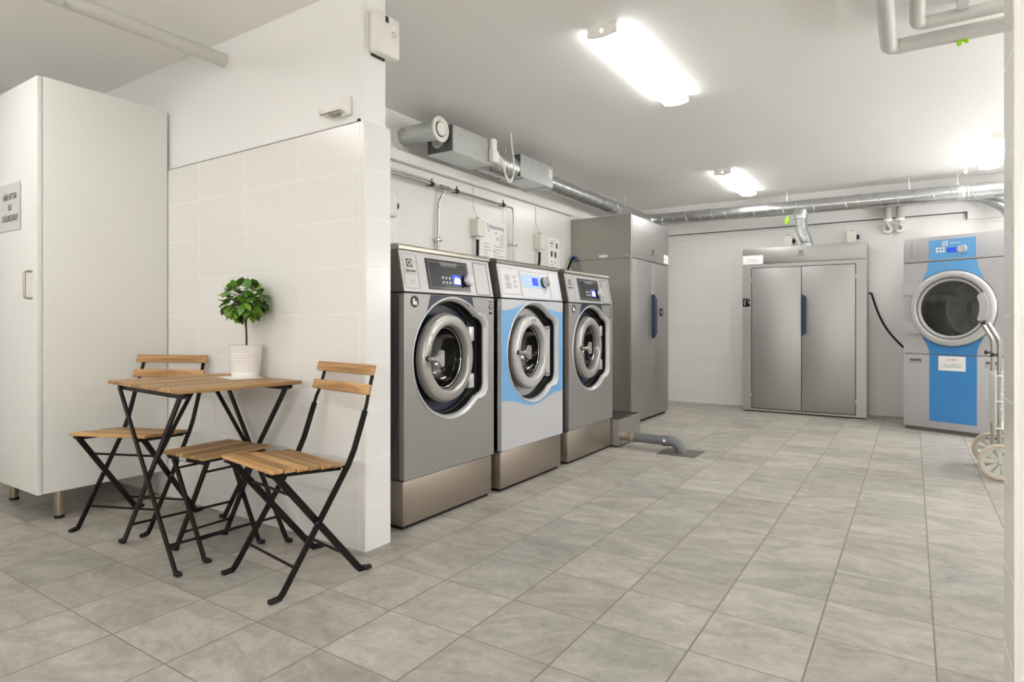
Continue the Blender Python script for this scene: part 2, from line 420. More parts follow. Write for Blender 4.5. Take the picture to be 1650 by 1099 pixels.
# ------------------------------------------------------------------ mesh builder
class MB:
    def __init__(self):
        self.bm = bmesh.new()
        self.xf = Matrix.Identity(4)
        self.mi = 0

    def _v(self, p):
        return self.bm.verts.new(self.xf @ Vector(p))

    def _f(self, vs):
        try:
            f = self.bm.faces.new(vs)
            f.material_index = self.mi
            return f
        except ValueError:
            return None

    def box(self, a, b, bev=0.0, seg=2):
        x0, y0, z0 = [min(a[i], b[i]) for i in range(3)]
        x1, y1, z1 = [max(a[i], b[i]) for i in range(3)]
        v = [self._v(p) for p in ((x0, y0, z0), (x1, y0, z0), (x1, y1, z0), (x0, y1, z0),
                                  (x0, y0, z1), (x1, y0, z1), (x1, y1, z1), (x0, y1, z1))]
        fs = [self._f([v[i] for i in q]) for q in ((3, 2, 1, 0), (4, 5, 6, 7), (0, 1, 5, 4), (1, 2, 6, 5), (2, 3, 7, 6), (3, 0, 4, 7))]
        if bev > 0:
            es = list({e for f in fs for e in f.edges})
            r = bmesh.ops.bevel(self.bm, geom=es, offset=bev, segments=seg, affect='EDGES', profile=0.5)
            for f in r['faces']:
                f.material_index = self.mi
        return self

    def open_box(self, a, b, skip):
        """box without the faces named in skip ('-y' etc.)"""
        x0, y0, z0 = a; x1, y1, z1 = b
        v = [self._v(p) for p in ((x0, y0, z0), (x1, y0, z0), (x1, y1, z0), (x0, y1, z0),
                                  (x0, y0, z1), (x1, y0, z1), (x1, y1, z1), (x0, y1, z1))]
        q = {'-z': (3, 2, 1, 0), '+z': (4, 5, 6, 7), '-y': (0, 1, 5, 4), '+x': (1, 2, 6, 5), '+y': (2, 3, 7, 6), '-x': (3, 0, 4, 7)}
        for k, i in q.items():
            if k not in skip:
                self._f([v[j] for j in i])
        return self

    def tube(self, path, r, seg=12, caps=True, closed=False):
        """round tube along a path; r a number or one per point"""
        P = [Vector(p) for p in path]
        n = len(P)
        rs = r if isinstance(r, (list, tuple)) else [r] * n
        T = []
        for i in range(n):
            if closed:
                t = P[(i + 1) % n] - P[i - 1]
            elif i == 0:
                t = P[1] - P[0]
            elif i == n - 1:
                t = P[-1] - P[-2]
            else:
                t = (P[i + 1] - P[i]).normalized() + (P[i] - P[i - 1]).normalized()
            T.append(t.normalized())
        ref = Vector((0, 0, 1)) if abs(T[0].z) < 0.9 else Vector((1, 0, 0))
        u = T[0].cross(ref).normalized()
        rings = []
        for i in range(n):
            u = (u - T[i] * u.dot(T[i]))
            if u.length < 1e-6:
                u = T[i].orthogonal()
            u.normalize()
            w = T[i].cross(u)
            rings.append([self._v(P[i] + (u * math.cos(2 * PI * k / seg) + w * math.sin(2 * PI * k / seg)) * rs[i]) for k in range(seg)])
        m = n if closed else n - 1
        for i in range(m):
            a, b = rings[i], rings[(i + 1) % n]
            for k in range(seg):
                self._f([a[k], a[(k + 1) % seg], b[(k + 1) % seg], b[k]])
        if caps and not closed:
            self._f(list(reversed(rings[0])))
            self._f(rings[-1])
        return self

    def bar(self, path, w, t, side=(1, 0, 0)):
        """flat bar: thickness t along side, width w across it"""
        P = [Vector(p) for p in path]
        S = Vector(side).normalized()
        rings = []
        n = len(P)
        for i in range(n):
            if i == 0:
                d = P[1] - P[0]
            elif i == n - 1:
                d = P[-1] - P[-2]
            else:
                d = (P[i + 1] - P[i]).normalized() + (P[i] - P[i - 1]).normalized()
            d.normalize()
            q = d.cross(S).normalized()
            rings.append([self._v(P[i] + S * (t / 2 * a) + q * (w / 2 * b)) for a, b in ((-1, -1), (1, -1), (1, 1), (-1, 1))])
        for i in range(n - 1):
            for k in range(4):
                self._f([rings[i][k], rings[i][(k + 1) % 4], rings[i + 1][(k + 1) % 4], rings[i + 1][k]])
        self._f(list(reversed(rings[0]))); self._f(rings[-1])
        return self

    def lathe(self, prof, c, axis='z', seg=40, closed=False):
        """prof: list of (radius, along axis)"""
        c = Vector(c)
        ax = {'x': (Vector((0, 1, 0)), Vector((0, 0, 1)), Vector((1, 0, 0))),
              'y': (Vector((1, 0, 0)), Vector((0, 0, 1)), Vector((0, 1, 0))),
              'z': (Vector((1, 0, 0)), Vector((0, 1, 0)), Vector((0, 0, 1)))}[axis]
        rings = []
        for r, h in prof:
            if r < 1e-6:
                rings.append([self._v(c + ax[2] * h)])
            else:
                rings.append([self._v(c + ax[0] * (r * math.cos(2 * PI * k / seg)) + ax[1] * (r * math.sin(2 * PI * k / seg)) + ax[2] * h) for k in range(seg)])
        m = len(rings)
        for i in range(m if closed else m - 1):
            a, b = rings[i], rings[(i + 1) % m]
            for k in range(seg):
                k2 = (k + 1) % seg
                if len(a) == 1 and len(b) == 1:
                    continue
                if len(a) == 1:
                    self._f([a[0], b[k], b[k2]])
                elif len(b) == 1:
                    self._f([a[k], a[k2], b[0]])
                else:
                    self._f([a[k], a[k2], b[k2], b[k]])
        return self

    def plate(self, outer, holes=(), y0=0.0, y1=0.002, back=True):
        """x-z outline(s) given thickness along y"""
        loops = [[Vector((p[0], p[1], 0)) for p in lp] for lp in [outer] + list(holes)]
        flat = [p for lp in loops for p in lp]
        F = [self._v((p.x, y0, p.y)) for p in flat]
        B = [self._v((p.x, y1, p.y)) for p in flat]
        for t in tessellate_polygon(loops):
            self._f([F[i] for i in t])
            if back:
                self._f([B[i] for i in reversed(t)])
        s = 0
        for lp in loops:
            n = len(lp)
            for i in range(n):
                a, b = s + i, s + (i + 1) % n
                self._f([F[a], F[b], B[b], B[a]])
            s += n
        return self

    def prism_x(self, prof, x0, x1):
        """y-z profile extruded along x"""
        A = [self._v((x0, p[0], p[1])) for p in prof]
        B = [self._v((x1, p[0], p[1])) for p in prof]
        n = len(prof)
        for i in range(n):
            self._f([A[i], A[(i + 1) % n], B[(i + 1) % n], B[i]])
        self._f(list(reversed(A))); self._f(B)
        return self

    def prism_z(self, prof, z0, z1):
        A = [self._v((p[0], p[1], z0)) for p in prof]
        B = [self._v((p[0], p[1], z1)) for p in prof]
        n = len(prof)
        for i in range(n):
            self._f([A[i], A[(i + 1) % n], B[(i + 1) % n], B[i]])
        self._f(list(reversed(A))); self._f(B)
        return self

    def sphere(self, c, r, u=16, v=10, sx=1, sy=1, sz=1):
        mt = self.xf @ Matrix.Translation(c) @ Matrix.Diagonal((r * sx, r * sy, r * sz, 1))
        res = bmesh.ops.create_uvsphere(self.bm, u_segments=u, v_segments=v, radius=1, matrix=mt)
        for vv in res['verts']:
            for f in vv.link_faces:
                f.material_index = self.mi
        return self

    def build(self, name, mats, parent=None, label=None, smooth=35):
        bmesh.ops.recalc_face_normals(self.bm, faces=self.bm.faces[:])
        me = bpy.data.meshes.new(name)
        self.bm.to_mesh(me)
        self.bm.free()
        for m in (mats if isinstance(mats, (list, tuple)) else [mats]):
            me.materials.append(M[m] if isinstance(m, str) else m)
        if smooth:
            me.polygons.foreach_set('use_smooth', [True] * len(me.polygons))
            me.set_sharp_from_angle(angle=R(smooth))
        o = bpy.data.objects.new(name, me)
        COL.objects.link(o)
        if parent:
            o.parent = parent
        if label:
            o['label'] = label
        return o

def thing(name, label, cat, loc=(0, 0, 0), rz=0.0, group=None):
    o = bpy.data.objects.new(name, None)
    o.empty_display_size = 0.1
    COL.objects.link(o)
    o.location = loc
    o.rotation_euler = (0, 0, rz)
    return tag(o, label, cat, group)

def tag(o, label, cat, group=None):
    o['label'] = label
    o['category'] = cat
    if group:
        o['group'] = group
    return o

def struct(o):
    o['kind'] = 'structure'
    return o

def copy_tree(o, parent=None):
    c = o.copy()
    COL.objects.link(c)
    if parent:
        c.parent = parent
    for ch in list(o.children):
        copy_tree(ch, c)
    return c

def text(s, size, mat, parent, mtx, name='lettering', align='CENTER', ext=0.0003, squeeze=1.0, label=None):
    """flat raised lettering; mtx places the text plane (x right, y up, z out)"""
    cu = bpy.data.curves.new(name, 'FONT')
    cu.body = s
    cu.size = size
    cu.align_x = align
    cu.align_y = 'CENTER'
    cu.extrude = ext
    cu.resolution_u = 3
    cu.space_line = 1.25
    t = bpy.data.objects.new(name + '_tmp', cu)
    COL.objects.link(t)
    dg = bpy.context.evaluated_depsgraph_get()
    me = bpy.data.meshes.new_from_object(t.evaluated_get(dg))
    bpy.data.objects.remove(t)
    bpy.data.curves.remove(cu)
    me.transform(mtx @ Matrix.Diagonal((squeeze, 1, 1, 1)))
    me.name = name
    me.materials.clear()
    me.materials.append(M[mat])
    o = bpy.data.objects.new(name, me)
    COL.objects.link(o)
    o.parent = parent
    if label:
        o['label'] = label
    return o

UP = Matrix.Rotation(R(90), 4, 'X')          # text plane upright, facing -y

def at(x, y, z, base=None):
    m = Matrix.Translation((x, y, z)) @ UP
    return (base @ m) if base is not None else m

def arc(cx, cz, r, a0, a1, n):
    return [(cx + r * math.cos(R(a0 + (a1 - a0) * i / n)), cz + r * math.sin(R(a0 + (a1 - a0) * i / n))) for i in range(n + 1)]

def rrect(x0, z0, x1, z1, r, n=5):
    return arc(x1 - r, z1 - r, r, 0, 90, n) + arc(x0 + r, z1 - r, r, 90, 180, n) + arc(x0 + r, z0 + r, r, 180, 270, n) + arc(x1 - r, z0 + r, r, 270, 360, n)

def bend(pts, r, n=8):
    """polyline with rounded corners"""
    P = [Vector(p) for p in pts]
    out = [P[0]]
    for i in range(1, len(P) - 1):
        a = (P[i - 1] - P[i]); b = (P[i + 1] - P[i])
        rr = min(r, a.length * 0.49, b.length * 0.49)
        s = P[i] + a.normalized() * rr
        e = P[i] + b.normalized() * rr
        for k in range(n + 1):
            t = k / n
            out.append(s * (1 - t) ** 2 + P[i] * (2 * t * (1 - t)) + e * t ** 2)
    out.append(P[-1])
    return out

# ------------------------------------------------------------------ the setting
CE = 2.51
def quad_wall(name, a, b, mat):
    return struct(MB().box(a, b).build(name, mat, smooth=0))

YB = 7.82
quad_wall('floor', (-5.1, -2.7, -0.1), (2.7, 8.0, 0.0), 'floor')
quad_wall('ceiling', (-5.1, -2.7, CE), (2.7, 8.0, CE + 0.1), 'ceil')
# back wall of the machine room, upper strip standing a little proud of the tiles
b = MB(); b.box((-3.3, YB, 0), (2.0, YB + 0.15, 2.082)); b.mi = 1
b.box((-3.3, YB, 2.082), (2.0, YB + 0.15, CE))
struct(b.build('wall_back', ['tile_back', 'paint'], smooth=0))
struct(MB().plate([(-3.08, 2.147), (0.469, 2.147), (0.469, 2.068), (1.95, 2.068), (1.95, CE), (-3.08, CE)], (), YB - 0.03, YB).build('trim_1', 'paint', smooth=0))
struct(MB().box((-3.08, YB - 0.0285, 2.1395), (0.469, YB - 0.0005, 2.1468)).box((0.4625, YB - 0.0285, 2.068), (0.4685, YB - 0.0005, 2.1468)).build('shadow_gap_strip', 'ink', smooth=0))  # dark strip drawn in for the shadow line under the proud band
# left wall behind the washing machines: tiled lower wall with a ledge, recessed painted wall above
b = MB(); b.box((-3.3, 2.055, 0), (-2.97, YB, 2.125)); b.mi = 1
b.box((-3.3, 2.055, 2.125), (-2.97, YB, 2.20))
b.box((-3.3, 2.055, 2.20), (-3.08, YB, CE))
struct(b.build('wall_left', ['tile_left', 'paint'], smooth=0))
struct(MB().box((-2.97, 2.06, 2.112), (-2.952, 5.66, 2.126), 0.003).build('trim_2', 'insul_grey'))
quad_wall('wall_right', (1.9, 2.0, 0), (2.0, YB, CE), 'paint')
# partition with the table in front of it
b = MB(); b.box((-5.0, 1.90, 0), (-2.005, 2.055, 1.892)); b.mi = 1
b.box((-5.0, 1.913, 1.892), (-2.03, 2.048, CE)); b.mi = 2
b.box((-2.0052, 1.9006, 0), (-2.0046, 2.0544, 1.8918))
struct(b.build('wall_front', ['tile_table', 'paint', 'tile_end'], smooth=0))
struct(MB().box((-2.014, 1.8985, 0), (-2.0035, 1.906, 1.8925), 0.001).build('trim_3', 'white_plastic'))
# the stub of wall at the right edge
b = MB(); b.box((0.2014, 1.86, 0), (2.6, 2.055, 1.892)); b.mi = 1
b.box((0.22, 1.875, 1.892), (2.6, 2.045, CE)); b.mi = 2
b.box((0.2009, 1.8606, 0), (0.2016, 2.0544, 1.8918))
struct(b.build('wall_front_right', ['tile_rightface', 'paint', 'tile_right'], smooth=0))
struct(MB().box((0.200, 1.8585, 0), (0.213, 1.876, 1.8925), 0.001).build('trim_4', 'white_plastic'))
quad_wall('wall_far_left', (-5.1, -2.6, 0), (-4.97, 1.95, CE), 'paint')
quad_wall('wall_rear', (-5.1, -2.7, 0), (2.7, -2.6, CE), 'paint')
quad_wall('wall_far_right', (2.6, -2.6, 0), (2.7, 2.1, CE), 'paint')
struct(MB().box((-4.97, -2.5, 2.43), (-4.925, 1.89, 2.478), 0.004).build('trim_5', 'white_plastic'))

# ------------------------------------------------------------------ ceiling lights
def ceiling_light(x, y0, label, ln=1.19):
    t = thing('ceiling_light', label, 'ceiling light', (x, y0 + ln / 2, CE), 0, 'long ceiling lights')
    h = ln / 2
    MB().box((-0.076, -h + 0.012, -0.014), (0.076, h - 0.012, 0.0)).build('base_tray', 'white_plastic', t)
    prof = [(-0.078, -0.014)] + [(-0.078 + 0.156 * i / 12, -0.042 - 0.012 * math.sin(PI * i / 12)) for i in range(13)] + [(0.078, -0.014)]
    b = MB(); b.xf = Matrix.Rotation(R(90), 4, 'Z')
    b.prism_x([(-p[0], p[1]) for p in prof], -h + 0.014, h - 0.014).build('diffuser', 'lamp', t, smooth=25)
    for s in (-1, 1):
        c = MB(); c.xf = Matrix.Rotation(R(90), 4, 'Z')
        c.prism_x([(-p[0] * 1.03, p[1] * 1.04) for p in prof[:1]] + [(-p[0] * 1.03, p[1] * 1.03) for p in prof[1:-1]] + [(-p[0] * 1.03, p[1]) for p in prof[-1:]] + [(-0.08, 0.0), (0.08, 0.0)], s * (h - 0.014), s * h)
        e = c.build('end_cap', 'white_plastic', t, smooth=25)
        MB().lathe([(0, s * (h + 0.0005)), (0.009, s * (h + 0.0005)), (0.009, s * (h - 0.004))], (0, 0, -0.026), 'y', 16).build('indicator', 'lamp_dot', e)
    return t
ceiling_light(-1.318, 2.85, 'long white ceiling light nearest the camera, above the washing machine aisle')
ceiling_light(-1.56, 6.16, 'small-looking far ceiling light in front of the back wall duct')
ceiling_light(0.605, 6.12, 'ceiling light half hidden by the wall at the right edge')
ceiling_light(0.75, 2.9, 'added unseen ceiling light behind the wall stub at the right edge, nearer than the half-hidden one')  # extra lamp out of view, added to brighten the machine room
ceiling_light(-3.55, -0.28, 'long ceiling light in front of the tall white cabinet')
ceiling_light(-1.8, -0.8, 'added unseen ceiling light over the floor in front of the table and chairs')  # lamp added out of view to brighten the table wall and floor
ceiling_light(1.3, -0.6, 'added unseen ceiling light in the front room by the right wall')  # another unseen lamp, added for front room brightness

def fill_lamp(loc, rz, label, lamp='lamp_fill'):  # tube lamps added out of view to lift ceiling and room brightness
    t = thing('fill_lamp', label, 'fill light', loc, rz, 'added fill lamps')
    MB().box((-0.6, -0.02, -0.05), (0.6, 0.0, 0.05), 0.003).build('base_tray', 'white_plastic', t)
    b = MB().tube([(-0.585, -0.045, 0), (0.585, -0.045, 0)], 0.036, 20)
    b.build('diffuser', lamp, t)
    for x in (-0.593, 0.593):
        MB().box((x - 0.008, -0.085, -0.042), (x + 0.008, 0.0, 0.042), 0.002).build('end_cap', 'white_plastic', t)
fill_lamp((0.9, -2.6, 1.6), R(180), 'added fill lamp on the unseen rear wall, right end')
fill_lamp((1.9, 6.3, 1.6), R(-90), 'added fill lamp on the unseen machine room side wall, far end')
fill_lamp((1.9, 4.3, 1.6), R(-90), 'added fill lamp on the unseen machine room side wall, near end', 'lamp_fill_soft')
fill_lamp((-0.6, -2.6, 1.6), R(180), 'added fill lamp on the unseen rear wall, left end')

# ------------------------------------------------------------------ washing machines
def opening(cx=0.3775, cz=0.82, r=0.31, grow=0.0):
    """round door opening with the flat lobe on its right"""
    g = grow
    a = 52
    pts = arc(cx, cz, r + g, a, 360 - a, 44)
    xs = cx + (r + g) * math.cos(R(a)); zs = (r + g) * math.sin(R(a))
    xr = 0.68 + g; zr = 0.222 + g
    low = [(xs + 0.022, cz - zs + 0.016), (xs + 0.045, cz - zr - 0.006)] + arc(xr - 0.062, cz - zr + 0.062, 0.062, -84, 0, 8)
    up = [(p[0], 2 * cz - p[1]) for p in reversed(low)]
    return pts + low + up

def washer(kind, name, label, group, loc):
    W, D = 0.755, 0.74
    t = thing(name, label, 'washing machine', loc, R(90), group)
    light = kind == 'light'
    body = 'washer_light' if light else 'washer_grey'
    # plinth
    p = MB().box((0.006, 0.012, 0.02), (W - 0.006, 0.62, 0.236), 0.003).build('plinth', 'steel_warm', t)
    for x in (0.10, 0.66):
        MB().lathe([(0, -0.004), (0.006, -0.003), (0.007, 0.0), (0.007, 0.002)], (x, 0.012, 0.11), 'y', 12).build('screw', 'chrome', p)
    MB().box((0.02, 0.03, 0.0), (W - 0.02, 0.6, 0.02)).build('base_feet', 'dark_gap', t)
    # cabinet shell, open at the front, and front sheet with the door opening
    b = MB().open_box((0, 0.03, 0.243), (W, D, 1.149), ('-y',))
    b.build('side_sheets', 'washer_side', t)
    b = MB()
    b.plate(rrect(0, 0.243, W, 1.149, 0.006, 2), [opening()], 0.0, 0.088)
    front = b.build('front_panel', body, t)
    b = MB()
    loops = [[b._v((q[0], y, q[1])) for q in opening(grow=g_)] for g_, y in ((0.014, 0.0), (0.012, -0.005), (0.007, -0.006), (-0.004, 0.004), (-0.010, 0.018), (-0.010, 0.024))]
    for la, lb_ in zip(loops[:-1], loops[1:]):
        for k in range(len(la)):
            k2 = (k + 1) % len(la)
            b._f([la[k], la[k2], lb_[k2], lb_[k]])
    b.build('opening_rim', 'silver_light', front, smooth=50)
    b = MB()
    loops = [[b._v((q[0], y, q[1])) for q in opening(grow=g_)] for g_, y in ((-0.0095, 0.020), (-0.013, 0.05), (-0.014, 0.086))]
    for la, lb_ in zip(loops[:-1], loops[1:]):
        for k in range(len(la)):
            k2 = (k + 1) % len(la)
            b._f([la[k], la[k2], lb_[k2], lb_[k]])
    b.build('opening_wall', 'black_plastic', front, smooth=50)
    if light:
        up, lo = [], []
        for i in range(25):
            x = 0.004 + (W - 0.008) * i / 24
            s = math.exp(-((x - 0.36) / 0.20) ** 2)
            up.append((x, 1.078 + 0.062 * s)); lo.append((x, 0.545 - 0.062 * s))
        b = MB().plate(lo + list(reversed(up)), [opening(grow=0.0145)], -0.0015, 0.0)
        b.build('blue_band', 'blue_light', front, 'light blue wavy band around the door')
    else:
        b = MB().plate([(0.165, 1.058), (0.178, 1.09), (0.197, 1.147), (0.545, 1.147), (0.556, 1.105), (0.572, 1.078), (0.50, 1.102), (0.44, 1.136), (0.3775, 1.1445), (0.31, 1.136), (0.24, 1.105)], (), -0.0015, 0.0)
        b.build('navy_crown', 'navy', front)
        c = MB().lathe([(0, -0.0015), (0.029, -0.0015), (0.029, 0)], (0.075, 0, 1.11), 'y', 28).build('round_sticker', 'ink', front)
        b = MB(); b.box((0.062, -0.0022, 1.095), (0.075, -0.0015, 1.125)); b.box((0.075, -0.0022, 1.093), (0.091, -0.0015, 1.112)); b.build('pictogram', 'paper', c)
        b = MB().box((0.705, -0.0012, 1.124), (0.738, 0, 1.131)).box((0.707, -0.0012, 1.055), (0.736, 0, 1.069))
        b.lathe([(0, -0.0015), (0.0165, -0.0015), (0.0165, 0)], (0.7215, 0, 1.097), 'y', 24)
        w = b.build('warning_sticker', 'ink', front)
        MB().box((0.7195, -0.002, 1.085), (0.7235, -0.0015, 1.109)).box((0.714, -0.002, 1.1), (0.729, -0.0015, 1.103)).build('pictogram', 'paper', w)
    # liner inside the opening, black gasket recess on the hinge side
    ln = MB().plate(rrect(0.03, 0.48, 0.725, 1.14, 0.02, 3), [arc(0.355, 0.823, 0.168, 0, 352, 44)], 0.080, 0.086).build('door_liner', 'silver_light' if light else 'navy', t)
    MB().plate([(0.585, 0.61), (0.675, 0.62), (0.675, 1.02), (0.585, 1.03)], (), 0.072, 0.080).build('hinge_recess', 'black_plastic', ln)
    b = MB(); rim = opening(grow=-0.016)
    b.tube([(q[0], 0.070, q[1]) for q in rim], 0.012, 8, closed=True).build('gasket', 'rubber', t)
    # hinge blocks
    if light:
        d = MB().plate(rrect(0.528, 0.655, 0.577, 0.985, 0.012, 4), (), 0.0, 0.05).build('hinge_block', 'silver_light', t)
        for z in (0.665, 0.968):
            MB().box((0.535, -0.001, z), (0.566, 0.002, z + 0.008)).build('slot', 'black_plastic', d)
    else:
        for z0, z1 in ((0.905, 0.985), (0.645, 0.725)):
            MB().box((0.525, 0.004, z0), (0.572, 0.055, z1), 0.006).build('hinge_block', 'silver_light', t)
    # door standing slightly ajar on its right-hand hinge: ring, bowl glass and lever
    ro = 0.225
    cx, cz = 0.340, 0.823
    ajar = Matrix.Translation((0.552, 0, 0)) @ Matrix.Rotation(R(4.2), 4, 'Z') @ Matrix.Translation((-0.552, 0, 0))
    def D_():
        q = MB(); q.xf = ajar
        return q
    ring = [(ro, 0.052), (ro + 0.003, 0.040), (ro + 0.003, 0.020), (ro + 0.001, 0.010), (ro - 0.005, 0.0035), (ro - 0.012, 0.0008), (ro - 0.016, 0.0), (0.188, -0.0015), (0.178, -0.0005), (0.174, 0.002), (0.1705, 0.007), (0.169, 0.012), (0.165, 0.038)]
    q = D_(); dr = q.lathe(ring, (cx, 0, cz), 'y', 64).build('door', 'silver_light' if light else 'silver_trim', t, smooth=50)
    D_().lathe([(ro + 0.003, 0.028), (ro + 0.010, 0.032), (ro + 0.010, 0.050), (ro - 0.002, 0.054)], (cx, 0, cz), 'y', 64).build('door_edge', 'grey_inner', dr)
    D_().lathe([(0.1645, 0.036), (0.162, 0.041), (0.153, 0.046), (0.147, 0.075), (0.147, 0.105)], (cx, 0, cz), 'y', 48).build('porthole_gasket', 'rubber', dr)
    for rr, y in ((0.157, 0.043), (0.1485, 0.075)):
        D_().tube([(cx + rr * math.cos(2 * PI * k / 48), y, cz + rr * math.sin(2 * PI * k / 48)) for k in range(48)], 0.0024, 8, closed=True).build('porthole_ring', 'chrome', dr)
    MB().lathe([(0.166, 0.088), (0.15, 0.16), (0.235, 0.165), (0.24, 0.42), (0.12, 0.44), (0, 0.44)], (0.355, 0, cz), 'y', 48).build('drum', 'drum_dark', t)
    D_().lathe([(0.152, 0.048), (0.137, 0.085), (0.10, 0.113), (0.0, 0.126)], (cx, 0, cz), 'y', 48).build('porthole_glass', 'glass_washer', dr)
    b = D_()
    for a0, rr in ((150, 0.192), (159, 0.205), (141, 0.205)):
        for da in (0, 3.2):
            pa = [(cx + (rr + d1) * math.cos(R(a0 + da + d2)), cz + (rr + d1) * math.sin(R(a0 + da + d2))) for d1, d2 in ((-0.005, 0), (-0.005, 1.0), (0.005, 1.4), (0.005, 0.4))]
            b.plate(pa, (), -0.0025, 0.002)
    b.build('printed_marks', 'ink_light', dr)
    if light:
        e1 = [(cx + 0.03 * math.cos(R(a)), cz + 0.196 + 0.013 * math.sin(R(a))) for a in range(0, 360, 15)]
        e2 = [(cx + 0.027 * math.cos(R(a)), cz + 0.196 + 0.0105 * math.sin(R(a))) for a in range(0, 360, 15)]
        b = D_(); b.plate(e1, [e2], -0.004, 0.002); b.box((cx - 0.017, -0.0035, cz + 0.194), (cx + 0.017, 0.002, cz + 0.198))
        b.build('oval_badge', 'ink_light', dr)
    # lever
    hx = cx - 0.205
    b = D_().lathe([(0, -0.008), (0.013, -0.008), (0.015, 0.004)], (hx, 0, cz + 0.004), 'y', 16)
    b.build('lever_collar', 'ink', dr)
    zc = cz + 0.004
    b = D_()
    b.tube([(hx, 0.0, zc), (hx, -0.030, zc), (hx + 0.012, -0.040, zc), (hx + 0.035, -0.044, zc)], [0.008, 0.009, 0.012, 0.012], 12)
    prof = [(hx + 0.010, zc - 0.012), (hx + 0.030, zc - 0.018), (hx + 0.042, zc - 0.034), (hx + 0.056, zc - 0.043), (hx + 0.066, zc - 0.040), (hx + 0.070, zc - 0.030), (hx + 0.070, zc + 0.030), (hx + 0.066, zc + 0.040), (hx + 0.054, zc + 0.042), (hx + 0.042, zc + 0.032), (hx + 0.030, zc + 0.018), (hx + 0.010, zc + 0.012)]
    b.plate(prof, (), -0.054, -0.036)
    b.build('door_lever', 'silver_trim', dr, smooth=40)
    # tilted control panel
    x0, x1 = 0.0, W
    z0, z1, back = 1.158, 1.362, 0.040
    tilt = Matrix.Translation((0, 0, z0)) @ Matrix.Rotation(-math.atan2(back, z1 - z0), 4, 'X')
    # local panel coords: x, out -y, height h
    for xa in (x0, x1 - 0.004):
        MB().prism_x([(0.006, z0), (back + 0.004, z1), (D, z1), (D, z0)], xa, xa + 0.004).build('panel_side', 'washer_side', t)
    b = MB().prism_x([(0.0, z0), (back, z1), (D - 0.01, z1), (D - 0.01, z0)], x0 + 0.004, x1 - 0.004)
    pan = b.build('control_panel', 'washer_panel_white' if light else 'washer_panel', t)
    MB().box((0.012, 0.02, 1.148), (W - 0.012, D - 0.02, 1.16)).build('seam_gap', 'dark_gap', t)
    H = lambda z: (z - z0) * math.hypot(back, z1 - z0) / (z1 - z0)
    def outline(x0, z0_, x1, z1_, w, name, mat, par):
        q = MB(); q.xf = tilt
        q.plate([(x0, H(z0_)), (x1, H(z0_)), (x1, H(z1_)), (x0, H(z1_))], [[(x0 + w, H(z0_) + w), (x1 - w, H(z0_) + w), (x1 - w, H(z1_) - w), (x0 + w, H(z1_) - w)]], -0.0012, 0.0)
        return q.build(name, mat, par)
    def flat(outl, y0, y1, name, mat, par, label=None, holes=()):
        q = MB(); q.xf = tilt
        q.plate([(a, H(c)) for a, c in outl], [[(a, H(c)) for a, c in h] for h in holes], y0, y1)
        return q.build(name, mat, par, label)
    rect = lambda a, c, d, e: [(a, c), (d, c), (d, e), (a, e)]
    if light:
        outline(0.02, 1.18, 0.232, 1.342, 0.0016, 'soap_drawer', 'ink_light', pan)
        outline(0.242, 1.165, 0.60, 1.335, 0.0014, 'panel_frame', 'ink_light', pan)
        outline(0.61, 1.163, 0.735, 1.348, 0.0012, 'side_cover', 'ink_light', pan)
        for zz in (1.262, 1.216):
            q = MB(); q.xf = tilt
            for k in range(2):
                for j in range(2):
                    xx = 0.072 + 0.028 * k; z_ = zz + 0.02 * j
                    q.plate(rect(xx, H(z_), xx + 0.024, H(z_) + 0.017), [rect(xx + 0.003, H(z_) + 0.003, xx + 0.021, H(z_) + 0.014)], -0.001, 0)
            q.build('symbols', 'ink_light', pan)
        q = MB(); q.xf = tilt
        for k in range(3):
            for j in range(3):
                q.box((0.158, -0.001, H(1.222 + 0.03 * k) + 0.007 * j), (0.158 + 0.04 - 0.006 * ((k + j) % 3), 0, H(1.222 + 0.03 * k) + 0.0025 + 0.007 * j))
        q.build('printed_lines', 'ink_light', pan)
        lab = flat([(0.262, 1.24), (0.27, 1.232), (0.578, 1.232), (0.578, 1.312), (0.255, 1.312), (0.255, 1.25)], -0.0014, 0, 'display_label', 'blue_pale', pan)
        flat(rect(0.385, 1.2475, 0.452, 1.297), -0.003, -0.0014, 'screen', 'lcd', lab)
        q = MB(); q.xf = tilt
        for j in range(2):
            q.box((0.356, -0.002, H(1.252 + 0.028 * j)), (0.366, -0.0014, H(1.266 + 0.028 * j)))
        q.build('button', 'paper', lab)
        kx, kz = 0.528, H(1.272)
    else:
        outline(0.018, 1.175, 0.122, 1.345, 0.0014, 'badge_panel', 'ink_light', pan)
        bx, bz, bs = 0.066, 1.301, 0.02
        sq = flat(rect(bx - bs, bz - bs, bx + bs, bz + bs), -0.001, 0, 'logo', 'ink', pan)
        q = MB(); q.xf = tilt
        q.lathe([(0, -0.0016), (0.0165, -0.0016), (0.0165, -0.001)], (bx, 0, H(bz)), 'y', 28)
        q.build('logo_disc', 'washer_panel', sq)
        flat([(bx - 0.012, bz), (bx + 0.001, bz - 0.0125), (bx + 0.001, bz + 0.0125)], -0.0021, -0.0016, 'logo_mark', 'ink', sq)
        flat(rect(bx + 0.004, bz - 0.010, bx + 0.0062, bz + 0.010), -0.0021, -0.0016, 'logo_mark', 'ink', sq)
        text('Electrolux', 0.0205, 'ink', pan, tilt @ at(bx + 0.004, -0.0008, H(1.262)), squeeze=0.84)
        q = MB(); q.xf = tilt
        for k in range(9):
            q.box((0.026 + 0.0095 * k, -0.001, H(1.246)), (0.0315 + 0.0095 * k, 0, H(1.246) + 0.0022))
